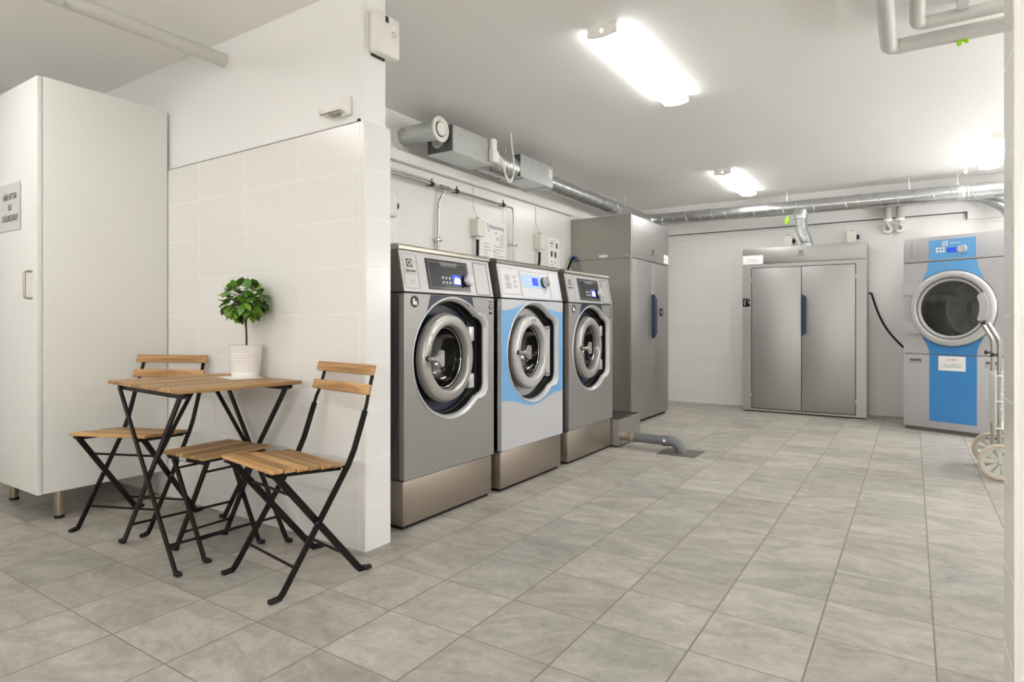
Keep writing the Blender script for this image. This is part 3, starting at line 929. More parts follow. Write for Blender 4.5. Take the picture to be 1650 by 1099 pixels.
        for k, (dx, dz) in enumerate(((0, 0), (0.012, 0.006), (0.02, -0.004), (0.028, 0.006), (0.004, -0.012), (0.024, -0.014))):
            q.box((0.056 + dx, -0.001, H(1.206) + dz), (0.061 + dx, 0, H(1.206) + dz + 0.003))
        q.build('printed_lines', 'ink_light', pan)
        dsp = flat([(0.190, 1.176), (0.538, 1.176), (0.534, 1.336), (0.186, 1.336)], -0.003, 0, 'display', 'display_dark', pan)
        outl = [(0.204, 1.186), (0.528, 1.186), (0.524, 1.322), (0.452, 1.322), (0.438, 1.303), (0.306, 1.303), (0.288, 1.322), (0.2, 1.322)]
        cxm = sum(p[0] for p in outl) / len(outl); czm = 1.25
        inn = [(cxm + (a - cxm) * 0.987, czm + (c - czm) * 0.965) for a, c in outl]
        flat(outl, -0.0036, -0.003, 'display_frame_line', 'ink_light', dsp, holes=[inn])
        flat([(0.294, 1.325), (0.447, 1.325), (0.434, 1.307), (0.31, 1.307)], -0.0036, -0.003, 'display_tab', 'grey_inner', dsp)
        scr = flat(rect(0.385, 1.207, 0.462, 1.262), -0.0038, -0.003, 'screen', 'lcd', dsp)
        flat([(0.396, 1.215), (0.45, 1.211), (0.456, 1.236), (0.446, 1.249), (0.432, 1.244), (0.424, 1.252), (0.41, 1.247), (0.402, 1.23)], -0.0044, -0.0038, 'screen_reflection', 'lcd_reflection', scr)  # white patch painted as a reflection on the blue screen
        q = MB(); q.xf = tilt
        for k in range(3):
            for j in range(2):
                xx = 0.30 + 0.0285 * k; zz = H(1.241 - 0.024 * j)
                q.plate([(xx, zz - 0.005), (xx + 0.007, zz + 0.007), (xx + 0.017, zz + 0.004), (xx + 0.011, zz - 0.006)], [[(xx + 0.004, zz - 0.003), (xx + 0.008, zz + 0.004), (xx + 0.013, zz + 0.002), (xx + 0.009, zz - 0.004)]], -0.0037, -0.003)
        q.build('symbols', 'paper', dsp)
        outline(0.592, 1.163, 0.724, 1.346, 0.003, 'soap_drawer', 'ink', pan)
        kx, kz = 0.508, H(1.236)
    q = MB(); q.xf = tilt
    q.lathe([(0.035, 0.0), (0.035, -0.014), (0.033, -0.016)], (kx, 0, kz), 'y', 28)
    kb = q.build('knob', 'black_plastic', pan)
    q = MB(); q.xf = tilt
    q.lathe([(0, -0.040), (0.020, -0.040), (0.0215, -0.0375), (0.030, -0.038), (0.033, -0.034), (0.033, -0.016)], (kx, 0, kz), 'y', 32)
    q.build('knob_cap', 'chrome' if light else 'silver_light', kb)
    # lid with a rounded front lip and a small swelling on the left
    prof = [(0.034, 1.364), (0.031, 1.374), (0.036, 1.386), (0.055, 1.3925), (D, 1.3925), (D, 1.364)]
    lid = MB().prism_x(prof, -0.002, W + 0.002).build('lid', 'lid_dark' if light else 'lid', t, smooth=60)
    if not light:
        MB().sphere((0.16, 0.34, 1.384), 1.0, 24, 10, 0.11, 0.24, 0.016).build('lid_bulge', 'lid_dark', lid)
    return t

XW = -2.045
w1 = washer('grey', 'washing_machine', 'grey steel front-loading washing machine with navy door surround, next to the tiled wall end', 'washing machines in a row', (XW, 2.187, 0))
w2 = washer('light', 'washing_machine', 'pale silver front-loading washing machine with light blue wavy band, middle of the row', 'washing machines in a row', (XW + 0.012, 3.006, 0))
w3 = copy_tree(w1)
w3.location = (XW + 0.01, 3.856, -0.001)
w3['label'] = 'grey steel front-loading washing machine with navy door surround, beside the small steel drain tank'

# ------------------------------------------------------------------ steel drain tank, grey pipe and floor drain
t = thing('drain_tank', 'small open stainless steel drain tank on the floor beyond the third washing machine', 'tank', (-1.99, 4.625, 0), R(90))
b = MB()
Wt, Dt = 0.475, 0.55
b.open_box((0, 0, 0.014), (Wt, Dt, 0.222), ('+z',))
b.open_box((0.006, 0.006, 0.03), (Wt - 0.006, Dt - 0.006, 0.222), ('+z',))
b.build('tank_body', 'steel', t, smooth=0)
b = MB()
b.plate([(0, 0)], (), 0, 0) if False else None
for a, c in (((-0.003, -0.003, 0.216), (Wt + 0.003, 0.010, 0.225)), ((-0.003, Dt - 0.01, 0.216), (Wt + 0.003, Dt + 0.003, 0.225)), ((-0.003, 0.010, 0.216), (0.010, Dt - 0.01, 0.225)), ((Wt - 0.01, 0.010, 0.216), (Wt + 0.003, Dt - 0.01, 0.225))):
    b.box(a, c)
b.build('rim', 'chrome', t, smooth=0)
MB().box((0.02, 0.02, 0.0), (Wt - 0.02, Dt - 0.02, 0.014)).build('base', 'dark_gap', t)
t2 = thing('drain_pipe', 'grey plastic drain pipe running from the steel tank to the floor drain', 'pipe', (-1.99, 4.72, 0.0))
b = MB().tube([(-0.004, 0, 0.082), (0.075, 0, 0.082)], 0.039, 24)
b.tube([(0.075, 0, 0.082), (0.105, 0, 0.082)], 0.043, 24).build('collar', 'nickel', t2, 'shiny metal collar')
b = MB()
for x in (0.080, 0.089, 0.098):
    b.tube([(x, 0, 0.082), (x + 0.004, 0, 0.082)], 0.0445, 24)
b.build('clamp', 'chrome', t2)
MB().tube([(0.105, 0, 0.082), (0.345, 0, 0.080)], 0.037, 24).build('straight_pipe', 'grey_pvc', t2)
b = MB().tube([(0.33, 0, 0.080), (0.385, 0, 0.080)], 0.0435, 24)
pth = [(0.36, 0, 0.080), (0.40, 0, 0.080)] + [(0.40 + 0.085 * math.sin(R(a)), 0, 0.080 - 0.085 * (1 - math.cos(R(a)))) for a in range(10, 91, 10)]
b.tube(pth, 0.0395, 24)
eb = b.build('elbow', 'grey_pvc', t2)
MB().box((0.352, -0.046, 0.076), (0.372, -0.042, 0.098)).build('sticker', 'paper', eb)
g = MB().box((-1.655, 4.575, 0.0), (-1.36, 4.85, 0.003)).build('floor_drain_plate', 'drain')
tag(g, 'square dark metal floor drain plate under the grey pipe elbow', 'floor drain')

# ------------------------------------------------------------------ tall steel drying cabinet on the left
def steel_cabinet():
    W, D, HT = 1.085, 0.662, 2.078
    t = thing('drying_cabinet', 'tall two-door stainless steel drying cabinet standing in the left row beyond the washing machines', 'drying cabinet', (-2.305, 5.676, 0), R(90))
    MB().box((0.02, 0.03, 0), (W - 0.02, D - 0.02, 0.03)).build('base', 'dark_gap', t)
    b = MB().box((0, 0.022, 0.03), (W, D, 1.648)).box((0, 0.022, 1.652), (W, D, HT))
    bd = b.build('carcass', 'steel_side', t, smooth=0)
    MB().box((0.005, 0.03, 1.64), (W - 0.005, D - 0.01, 1.66)).build('seam_gap', 'dark_gap', bd)
    MB().box((0.0, 0.002, 0.028), (0.024, 0.022, HT), 0.002).build('edge_strip', 'steel', bd)
    MB().box((0.028, 0.0, 1.655), (W - 0.002, 0.022, HT), 0.003).build('top_panel', 'steel', t)
    for i, (a, c) in enumerate(((0.028, 0.553), (0.558, W - 0.002))):
        d = MB().box((a, 0.0, 0.03), (c, 0.022, 1.648), 0.003).build('door', 'steel', t)
        if i == 1:
            h = MB().plate([(0.562, 0.85), (0.65, 0.90), (0.65, 1.262), (0.562, 1.31)], (), -0.028, 0.0).build('handle', 'navy_handle', d)
            lk = MB().box((0.79, -0.004, 1.085), (0.90, 0.0, 1.17), 0.001).build('lock_plate', 'ink', d)
            MB().lathe([(0, -0.006), (0.018, -0.006), (0.018, -0.004)], (0.845, 0, 1.128), 'y', 20).build('keyhole', 'chrome', lk)
    tp = MB().box((0.56, -0.0015, 1.715), (0.63, 0.0, 1.785)).build('badge', 'steel_side', t)
    MB().box((0.578, -0.0025, 1.748), (0.612, -0.0015, 1.782)).build('logo', 'ink', tp)
    text('Electrolux', 0.015, 'ink', tp, at(0.595, -0.002, 1.73), squeeze=0.85)
    s = MB().box((0.935, -0.002, 1.672), (1.07, 0.0, 1.765)).build('paper_notice', 'paper', t)
    b = MB()
    for k in range(3):
        b.box((0.955, -0.0026, 1.695 + 0.018 * k), (1.05 - 0.02 * k, -0.002, 1.699 + 0.018 * k))
    b.build('printed_lines', 'ink_light', s)
    # marks on the side facing the washers (the -x side in cabinet coordinates)
    MB().box((-0.0015, 0.255, 1.668), (0.0, 0.345, 1.694)).build('type_label', 'paper', t)
    MB().lathe([(0, -0.004), (0.012, -0.004), (0.014, 0.0)], (0.0, 0.045, 1.68), 'x', 16).build('screw_cap', 'chrome', t)
    b = MB()
    for y in (0.125, 0.15):
        b.box((-0.001, y, 1.665), (0.0, y + 0.003, 1.715))
    b.build('scratch_mark', 'ink_light', t)
    return t
steel_cabinet()
t = thing('inlet_hose', 'short black hose with blue end fitting hanging at the tall steel cabinet side', 'hose', (-2.925, 5.672, 1.679))
MB().tube([(0, 0.0, 0.0), (0, -0.028, 0.0)], 0.021, 16).build('fitting', 'blue_fit', t, 'blue end fitting')
MB().tube(bend([(0, -0.022, 0), (0.0, -0.06, -0.01), (0.0, -0.20, -0.20), (-0.01, -0.24, -1.66)], 0.06), 0.0135, 12).build('hose', 'rubber', t)
MB().box((-0.024, -0.245, -0.225), (0.024, -0.190, -0.17), 0.004).build('hose_clip', 'white_plastic', t, 'white clip')

# ------------------------------------------------------------------ wide steel drying cabinet against the back wall
def wide_cabinet():
    W, D, HT = 1.243, 0.36, 1.862
    t = thing('drying_cabinet', 'wide two-door stainless steel drying cabinet against the back wall under the flexible duct', 'drying cabinet', (-1.644, 7.40, 0))
    MB().box((0.02, 0.02, 0), (W - 0.02, D, 0.014)).build('base', 'dark_gap', t)
    c = MB().box((0, 0.012, 0.014), (W, D, HT), 0.002).build('carcass', 'steel', t)
    MB().box((0, 0.0, 1.684), (W, 0.012, HT), 0.002).build('top_panel', 'steel', t)
    fr = MB().plate([(0, 0.014), (W, 0.014), (W, 1.678), (0, 1.678)], [[(0.093, 0.034), (1.145, 0.034), (1.145, 1.64), (0.093, 1.64)]], 0.0, 0.012).build('door_frame', 'steel', t, smooth=0)
    MB().box((0.093, 0.009, 0.034), (1.145, 0.0125, 1.64)).build('door_gap', 'dark_gap', t)
    for a, e, hx in ((0.100, 0.617, 0.093), (0.624, 1.138, 1.145)):
        d = MB().box((a, 0.0, 0.042), (e, 0.010, 1.633), 0.0015).build('door', 'steel', t)
        for z in (0.17, 1.50):
            MB().box((hx - 0.005, -0.006, z - 0.035), (hx + 0.005, 0.008, z + 0.035), 0.002).build('hinge', 'chrome', d)
        if a > 0.3:
            MB().plate([(0.624, 0.866), (0.668, 0.90), (0.668, 1.298), (0.624, 1.328)], (), -0.03, 0.0).build('handle', 'navy_handle', d)
    k = MB().box((0.003, -0.004, 1.197), (0.081, 0.0, 1.291), 0.001).build('control_plate', 'black_gloss', t)
    b = MB()
    for z in (1.222, 1.244, 1.266):
        b.lathe([(0, -0.0055), (0.006, -0.0055), (0.006, -0.004)], (0.026, 0, z), 'y', 12)
    b.build('button', 'paper', k)
    sq = MB().box((0.596, -0.001, 1.772), (0.636, 0.0, 1.812)).build('logo', 'ink', t)
    MB().lathe([(0, -0.002), (0.0165, -0.002), (0.0165, -0.001)], (0.616, 0, 1.792), 'y', 24).build('logo_disc', 'steel', sq)
    MB().plate([(0.604, 1.792), (0.617, 1.7795), (0.617, 1.8045)], (), -0.0025, -0.002).build('logo_mark', 'ink', sq)
    text('Electrolux', 0.021, 'ink', t, at(0.618, -0.001, 1.754), squeeze=0.85)
    s = MB().box((0.004, -0.002, 1.682), (0.222, 0.0, 1.782)).build('paper_notice', 'paper', t)
    b = MB()
    for j in range(3):
        b.box((0.045, -0.0026, 1.71 + 0.016 * j), (0.185 - 0.02 * j, -0.002, 1.713 + 0.016 * j))
    b.build('printed_lines', 'ink_light', s)
    return t
wide_cabinet()
c = MB().tube(bend([(-0.397, 7.69, 1.332), (-0.372, 7.69, 1.332), (-0.320, 7.66, 1.14), (-0.238, 7.66, 0.947), (-0.084, 7.67, 0.748), (0.10, 7.71, 0.60), (0.12, 7.72, 0.02)], 0.16), 0.0105, 10).build('power_cable', 'rubber')
tag(c, 'thick black cable sagging from the wide steel cabinet to the blue dryer', 'cable')

# ------------------------------------------------------------------ blue tumble dryer, turned towards the room
def tumble_dryer():
    W, D, HT = 0.81, 0.70, 1.805
    t = thing('tumble_dryer', 'tall silver and blue tumble dryer with large round glass door in the right corner', 'tumble dryer', (-0.072, 6.988, 0), R(-23.6))
    MB().box((0.01, 0.012, 0), (W - 0.01, D, 0.035), 0.002).build('base', 'washer_side', t)
    cx, cz = 0.405, 1.14
    b = MB().open_box((0, 0.02, 0.036), (W, D, HT), ('-y',))
    b.build('side_sheets', 'dryer_grey', t, smooth=0)
    hole = arc(cx, cz, 0.262, 0, 354, 59)
    fr = MB().plate(rrect(0, 0.722, W, 1.574, 0.004, 2), [hole], 0.0, 0.02).build('front_panel', 'dryer_grey', t)
    MB().box((0, 0.0, 0.036), (W, 0.02, 0.716), 0.003).build('lower_panel', 'dryer_grey', t)
    tp = MB().box((0, 0.0, 1.580), (W, 0.02, HT), 0.003).build('control_panel', 'dryer_grey', t)
    for z in (0.712, 1.57):
        MB().box((0.01, 0.012, z), (W - 0.01, 0.03, z + 0.014)).build('seam_gap', 'dark_gap', t)
    # blue areas
    neck = [(0.214, 1.572), (0.204, 1.50), (0.164, 1.404)] + [(cx + 0.34 * math.cos(R(a)), cz + 0.34 * math.sin(R(a))) for a in range(130, 49, -5)] + [(0.646, 1.404), (0.606, 1.50), (0.596, 1.572)]
    MB().plate(neck, (), -0.0015, 0.0).build('blue_neck', 'blue_mid', fr, 'light blue area above the door')
    n2 = [(0.222, 0.724), (0.216, 0.76), (0.199, 0.81), (0.165, 0.874)] + [(cx + 0.34 * math.cos(R(a)), cz + 0.34 * math.sin(R(a))) for a in range(230, 311, 5)] + [(0.645, 0.874), (0.611, 0.81), (0.598, 0.76), (0.594, 0.724)]
    MB().plate(n2, (), -0.0015, 0.0).build('blue_foot', 'blue_deep', fr, 'deep blue area below the door')
    MB().box((0.222, -0.0015, 0.102), (0.596, 0.0, 0.714)).build('blue_stripe', 'blue_deep', t, 'deep blue lower panel')
    bp = MB().box((0.217, -0.003, 1.592), (0.589, 0.0, 1.770)).build('blue_display', 'blue_mid', tp, 'light blue control field')
    lg = MB().box((0.328, -0.004, 1.712), (0.372, -0.003, 1.755)).build('logo', 'paper', bp)
    b = MB().lathe([(0, -0.0046), (0.018, -0.0046), (0.018, -0.004)], (0.350, 0, 1.7335), 'y', 24)
    b.build('logo_disc', 'blue_mid', lg)
    MB().plate([(0.337, 1.7335), (0.351, 1.72), (0.351, 1.747)], (), -0.0052, -0.0046).build('logo_mark', 'paper', lg)
    MB().box((0.356, -0.0052, 1.722), (0.3595, -0.0046, 1.745)).build('logo_mark', 'paper', lg)
    text('Electrolux', 0.024, 'paper', bp, at(0.430, -0.0032, 1.734), squeeze=0.8)
    b = MB()
    for i in range(3):
        for j in range(2):
            b.box((0.277 + 0.027 * i, -0.0045, 1.656 + 0.027 * j), (0.296 + 0.027 * i, -0.003, 1.675 + 0.027 * j), 0.002, 1)
    b.build('button', 'paper', bp)
    MB().box((0.366, -0.004, 1.648), (0.440, -0.003, 1.692)).build('screen', 'lcd', bp)
    MB().lathe([(0, -0.006), (0.011, -0.006), (0.012, -0.003)], (0.234, 0, 1.67), 'y', 18).build('lock', 'chrome', bp)
    MB().lathe([(0, -0.030), (0.024, -0.030), (0.026, -0.032), (0.032, -0.032), (0.035, -0.026), (0.036, -0.003)], (0.489, 0, 1.671), 'y', 32).build('knob', 'silver_light', bp)
    b = MB().plate([(0.012, 1.592), (0.127, 1.592), (0.127, 1.768), (0.012, 1.768)], [[(0.0135, 1.5935), (0.1255, 1.5935), (0.1255, 1.7665), (0.0135, 1.7665)]], -0.001, 0)
    lb = b.build('instruction_label', 'ink_light', tp)
    b = MB()
    for k in range(7):
        b.box((0.055, -0.001, 1.625 + 0.018 * k), (0.055 + (0.03, 0.022, 0.034, 0.02, 0.03, 0.012, 0.03)[k], 0, 1.630 + 0.018 * k))
    b.box((0.062, -0.001, 1.742), (0.078, 0, 1.752))
    b.build('printed_lines', 'ink_light', lb)
    # recessed grips of the filter hatch
    for x in (0.048, 0.652):
        gp = MB().plate(rrect(x, 0.618, x + 0.114, 0.682, 0.006, 3), [rrect(x + 0.008, 0.626, x + 0.106, 0.674, 0.006, 3)], -0.003, 0.0).build('grip', 'silver_light', t)
        MB().box((x + 0.008, -0.001, 0.648), (x + 0.106, 0.0, 0.672)).build('grip_slot', 'grey_inner', gp)
        MB().prism_x([(-0.006, 0.650), (-0.001, 0.628), (-0.0005, 0.650)], x + 0.012, x + 0.102).build('grip_lip', 'silver_light', gp)
    nt_ = MB().box((0.297, -0.003, 0.575), (0.511, -0.0016, 0.706)).build('paper_notice', 'paper', t)
    text('STOPP!', 0.026, 'ink_red', nt_, at(0.404, -0.0034, 0.672), label='faded red word')
    text('Gör rent filtret på\ntorktumlaren efter dig!', 0.0158, 'ink', nt_, at(0.404, -0.0034, 0.622))
    # door
    prof = [(0.338, -0.002), (0.343, -0.012), (0.340, -0.026), (0.328, -0.036), (0.300, -0.040), (0.288, -0.036), (0.284, -0.028), (0.272, -0.022), (0.262, -0.024), (0.252, -0.020), (0.247, -0.004), (0.256, 0.022)]
    dr = MB().lathe(prof, (cx, 0, cz), 'y', 72).build('door', 'silver_light', t, smooth=45)
    MB().lathe([(0.345, 0.0), (0.349, -0.006), (0.345, -0.012)], (cx, 0, cz), 'y', 72).build('door_seal', 'washer_side', dr)
    MB().lathe([(0.285, -0.029), (0.273, -0.0235), (0.269, -0.024)], (cx, 0, cz), 'y', 72).build('inner_ring', 'grey_inner', dr)
    for z0, z1 in ((1.27, 1.382), (0.911, 1.017)):
        pts = [(0.004, z0), (0.004, z1), (cx - 0.335 * math.cos(math.asin(min(1, abs(z1 - cz) / 0.335))), z1), (cx - 0.335 * math.cos(math.asin(min(1, abs(z0 - cz) / 0.335))), z0)]
        h = MB().plate(pts, (), -0.03, -0.0005).build('hinge_tab', 'silver_light', dr)
        MB().box((-0.004, -0.02, z1 - 0.02), (0.006, -0.006, z1 - 0.004)).build('hinge_pin', 'chrome', h)
    MB().plate([(0.004, 1.017), (0.004, 1.27), (0.085, 1.27), (0.068, 1.21), (0.064, 1.14), (0.068, 1.07), (0.085, 1.017)], (), -0.012, -0.0005).build('hinge_cover', 'dryer_grey', dr)
    pts = [(cx + 0.290 * math.cos(R(a)), cz + 0.290 * math.sin(R(a))) for a in range(-22, 29, 5)] + [(0.622, 1.258)] + [(cx + 0.228 * math.cos(R(a)), cz + 0.228 * math.sin(R(a))) for a in range(24, -25, -6)] + [(0.622, 1.028)]
    MB().plate(pts, (), -0.052, -0.02).build('handle', 'silver_light', dr, 'pale crescent-shaped handle')
    MB().lathe([(0.250, -0.010), (0.18, -0.014), (0.0, -0.017)], (cx, 0, cz), 'y', 64).build('door_glass', 'glass_dryer', dr)
    # drum behind the glass
    MB().lathe([(0.262, 0.02), (0.262, 0.10), (0.285, 0.105), (0.285, 0.18), (0.29, 0.185), (0.285, 0.19), (0.285, 0.60)], (cx, 0, cz), 'y', 64).build('drum', 'drum', t)
    bk = MB().lathe([(0.285, 0.60), (0.12, 0.605), (0.118, 0.59), (0.05, 0.575), (0.0, 0.572)], (cx, 0, cz), 'y', 64).build('drum_back', 'drum_back', t)
    b = MB()
    for k in range(3):
        a = R(25 + 120 * k)
        m = Matrix.Translation((cx, 0, cz)) @ Matrix.Rotation(-a, 4, 'Y')
        b.xf = m
        b.plate([(0.284, -0.02), (0.284, 0.02), (0.225, 0.006), (0.225, -0.006)], (), 0.12, 0.59)
    b.build('drum_fin', 'drum', t)
    return t
tumble_dryer()

# ------------------------------------------------------------------ laundry trolley half hidden at the right
def trolley():
    t = thing('laundry_trolley', 'white wire laundry trolley with cream wheels and chrome handle, half behind the right wall', 'trolley', (0.47, 5.24, 0))
    for y in (-0.19, 0.21):
        p = MB().tube(bend([(0.0, y, 0.10), (0.0, y, 0.888), (-0.058, y, 1.004)], 0.03), 0.0125, 14).build('pole', 'chrome', t)
        b = MB().tube([(-0.004, y, 0.80), (-0.03, y, 0.80)], 0.006, 10)
        b.tube([(-0.026, y, 0.80), (-0.046, y, 0.80)], [0.012, 0.015], 14).build('knob', 'black_plastic', p)
    MB().tube([(-0.058, -0.19, 1.004), (-0.058, 0.21, 1.004)], 0.0125, 14).build('handle', 'chrome', t)
    b = MB()
    for z, e in ((0.665, 0.0), (0.50, 0.0), (0.325, 0.0)):
        b.tube(bend([(-0.014, -0.215, z), (-0.014, 0.235, z), (0.30, 0.235, z), (0.30, -0.215, z), (-0.014, -0.215, z)], 0.02, 4), 0.0042, 8)
    for k in range(9):
        x = 0.02 + 0.034 * k
        for y in (-0.215, 0.235):
            b.tube([(x, y, 0.325), (x, y, 0.665)], 0.0026, 6)
        b.tube([(x, -0.215, 0.325), (x, 0.235, 0.325)], 0.0026, 6)
    for k in range(12):
        y = -0.20 + 0.038 * k
        b.tube([(0.30, y, 0.325), (0.30, y, 0.665)], 0.0026, 6)
    for z in (0.40, 0.45, 0.55, 0.61):
        for y in (-0.215, 0.235):
            b.tube([(0.0, y, z), (0.30, y, z)], 0.0026, 6)
    b.build('wire_basket', 'white_plastic', t)
    MB().box((-0.022, -0.208, 0.33), (-0.016, 0.228, 0.66), 0.002).build('basket_panel', 'white_plastic', t, 'solid white panel')
    MB().box((0.02, -0.20, 0.30), (0.29, 0.22, 0.322), 0.006).build('tray', 'white_plastic', t)
    MB().tube([(0.0, -0.262, 0.117), (0.0, 0.25, 0.117)], 0.008, 10).build('axle', 'chrome', t)
    for y in (-0.262, 0.252):
        n = 28
        w = MB().lathe([(0.117, -0.006), (0.1165, 0.006), (0.110, 0.014), (0.100, 0.014), (0.095, 0.008), (0.095, -0.008), (0.100, -0.014), (0.110, -0.014)], (0.0, y, 0.117), 'y', 56, closed=True).build('wheel', 'tyre', t)
        b = MB().lathe([(0.096, -0.009), (0.096, 0.009), (0.086, 0.009), (0.083, 0.0), (0.086, -0.009)], (0.0, y, 0.117), 'y', 56, closed=True)
        b.lathe([(0, -0.016), (0.012, -0.015), (0.018, -0.008), (0.018, 0.008), (0.012, 0.015), (0, 0.016)], (0.0, y, 0.117), 'y', 24)
        for k in range(9):
            a = 2 * PI * k / 9 + 0.25
            d = 0.20
            b.plate([(0.012 * math.cos(a - 0.5), 0.117 + 0.012 * math.sin(a - 0.5)), (0.088 * math.cos(a - d), 0.117 + 0.088 * math.sin(a - d)), (0.088 * math.cos(a + d), 0.117 + 0.088 * math.sin(a + d)), (0.012 * math.cos(a + 0.5), 0.117 + 0.012 * math.sin(a + 0.5))], (), y - 0.004, y + 0.004)
        b.build('spokes', 'wheel_grey', w)
    # caster side of the frame under the basket
    b = MB().tube(bend([(0.0, -0.19, 0.16), (0.28, -0.19, 0.16), (0.28, 0.21, 0.16), (0.0, 0.21, 0.16)], 0.04), 0.009, 10)
    b.tube([(0.28, -0.05, 0.16), (0.28, -0.05, 0.09)], 0.008, 10).build('base_frame', 'chrome', t)
    MB().lathe([(0, -0.012), (0.044, -0.012), (0.045, 0.0), (0.044, 0.012), (0, 0.012)], (0.28, -0.05, 0.045), 'y', 32).build('caster', 'wheel_grey', t)
    return t
trolley()

# ------------------------------------------------------------------ tall white cabinet
def tall_cabinet():
    X1 = -3.622
    W = 0.75
    t = thing('tall_cabinet', 'tall white cleaning cabinet on short metal legs in the left corner', 'cabinet', (X1 - W, 1.262, 0))
    MB().box((0, 0.024, 0.152), (W, 0.632, 2.232), 0.0015).build('carcass', 'white_laminate', t)
    d = MB().box((0.001, 0.0, 0.150), (W - 0.002, 0.021, 2.230), 0.002).build('door', 'white_laminate', t)
    pth = bend([(W - 0.062, 0.0, 1.128), (W - 0.062, -0.032, 1.128), (W - 0.062, -0.032, 1.262), (W - 0.062, 0.0, 1.262)], 0.022, 6)
    MB().tube(pth, 0.006, 12).build('handle', 'nickel', d)
    for x, y in ((W - 0.07, 0.12), (0.09, 0.12), (W - 0.07, 0.56), (0.09, 0.56)):
        l = MB().lathe([(0.0235, 0.152), (0.0225, 0.06), (0.021, 0.016)], (x, y, 0), 'z', 24).build('leg', 'nickel', t)
        MB().lathe([(0.021, 0.016), (0.0225, 0.012), (0.0225, 0.0), (0, 0.0)], (x, y, 0), 'z', 24).build('foot', 'rubber', l)
    return t
cab = tall_cabinet()
s = thing('paper_notice', 'laminated paper notice with black capitals taped to the tall white cabinet door', 'notice', (-3.945, 1.259, 1.61))
MB().box((-0.235, -0.0015, -0.122), (0.122, 0.0, 0.122)).build('sheet', 'film', s)
text('HÄR HITTAR', 0.047, 'ink', s, at(-0.008, -0.0022, 0.052), squeeze=0.66)
text('DU', 0.047, 'ink', s, at(-0.008, -0.0022, -0.004), squeeze=0.66)
text('STÄDREDSKAP', 0.047, 'ink', s, at(-0.008, -0.0022, -0.060), squeeze=0.66)

# ------------------------------------------------------------------ folding furniture
def slats(b, n, length, w, gap, y0, z0, dz, th=0.014, jit=0.0):
    for i in range(n):
        y = y0 + i * (w + gap)
        z = z0 + dz * i
        j = random.uniform(-jit, jit)
        b.box((-length / 2 + j, y, z - th), (length / 2 + j, y + w, z), 0.0025, 1)
    return b

def foot_pad(b, x, y, d):
    b.box((x - 0.012, min(y, y + d * 0.036), 0.0), (x + 0.012, max(y, y + d * 0.036), 0.017), 0.005)

def folding_chair(name, label, loc, rz):
    t = thing(name, label, 'chair', loc, rz, 'folding chairs at the table')
    s = MB()
    slats(s, 6, 0.415, 0.044, 0.005, 0.0, 0.476, -0.0036, jit=0.001)
    s.build('seat', 'wood_x', t)
    b = MB()
    for x in (-0.165, 0.165):
        b.bar([(x, 0.012, 0.454), (x, 0.30, 0.434)], 0.020, 0.022)
        b.bar([(x, -0.006, 0.459), (x, 0.014, 0.450)], 0.010, 0.022)
    b.tube([(-0.20, 0.318, 0.432), (0.20, 0.318, 0.432)], 0.0055, 8)
    b.build('seat_frame', 'black_metal', t)
    for sx in (-1, 1):
        xa = 0.194 * sx
        l = MB()
        l.bar([(xa, 0.016, 0.008), (xa, 0.036, 0.010), (xa, 0.050, 0.026), (xa, 0.322, 0.446), (xa, 0.348, 0.50), (xa, 0.369, 0.56), (xa, 0.400, 0.65)], 0.022, 0.009)
        l.bar([(xa, 0.398, 0.645), (xa, 0.407, 0.675), (xa * 0.97, 0.416, 0.70), (xa * 0.95, 0.430, 0.745), (xa * 0.93, 0.455, 0.828)], 0.017, 0.006, (0, 1, -0.25))
        lo = l.build('back_leg', 'black_metal', t)
        f = MB(); foot_pad(f, xa, 0.030, -1)
        f.build('foot', 'rubber', lo)
        MB().lathe([(0, -0.006), (0.006, -0.005), (0.007, 0.0), (0.007, 0.008)], (xa + (0.004 if sx > 0 else -0.004), 0.187, 0.248), 'x', 10).build('rivet', 'chrome', lo)
        xb = 0.180 * sx
        l = MB()
        l.bar([(xb, 0.026, 0.452), (xb, 0.372, 0.026), (xb, 0.388, 0.010), (xb, 0.408, 0.008)], 0.026, 0.008)
        lo = l.build('seat_leg', 'black_metal', t)
        f = MB(); foot_pad(f, xb, 0.400, 1)
        f.build('foot', 'rubber', lo)
    b = MB().tube([(-0.192, 0.099, 0.10), (0.192, 0.099, 0.10)], 0.0055, 10)
    b.build('stretcher', 'black_metal', t)
    MB().tube([(-0.18, 0.324, 0.085), (0.18, 0.324, 0.085)], 0.0055, 10).build('stretcher', 'black_metal', t)
    MB().tube([(-0.182, 0.105, 0.358), (0.182, 0.105, 0.358)], 0.0055, 10).build('stretcher', 'black_metal', t)
    for z, y in ((0.732, 0.421), (0.810, 0.443)):
        b = MB()
        b.xf = Matrix.Translation((0, y - 0.006, z)) @ Matrix.Rotation(R(-14), 4, 'X')
        b.box((-0.213, -0.014, -0.021), (0.213, 0.0, 0.021), 0.003, 1)
        b.build('backrest_slat', 'wood_x', t)
    return t
folding_chair('folding_chair', 'acacia slat folding chair with black legs beside the tiled wall corner, at the table front', (-2.108, 1.392, 0), R(-9))
folding_chair('folding_chair', 'acacia slat folding chair with black legs left of the table against the tall white cabinet', (-3.20, 1.388, 0), R(23))

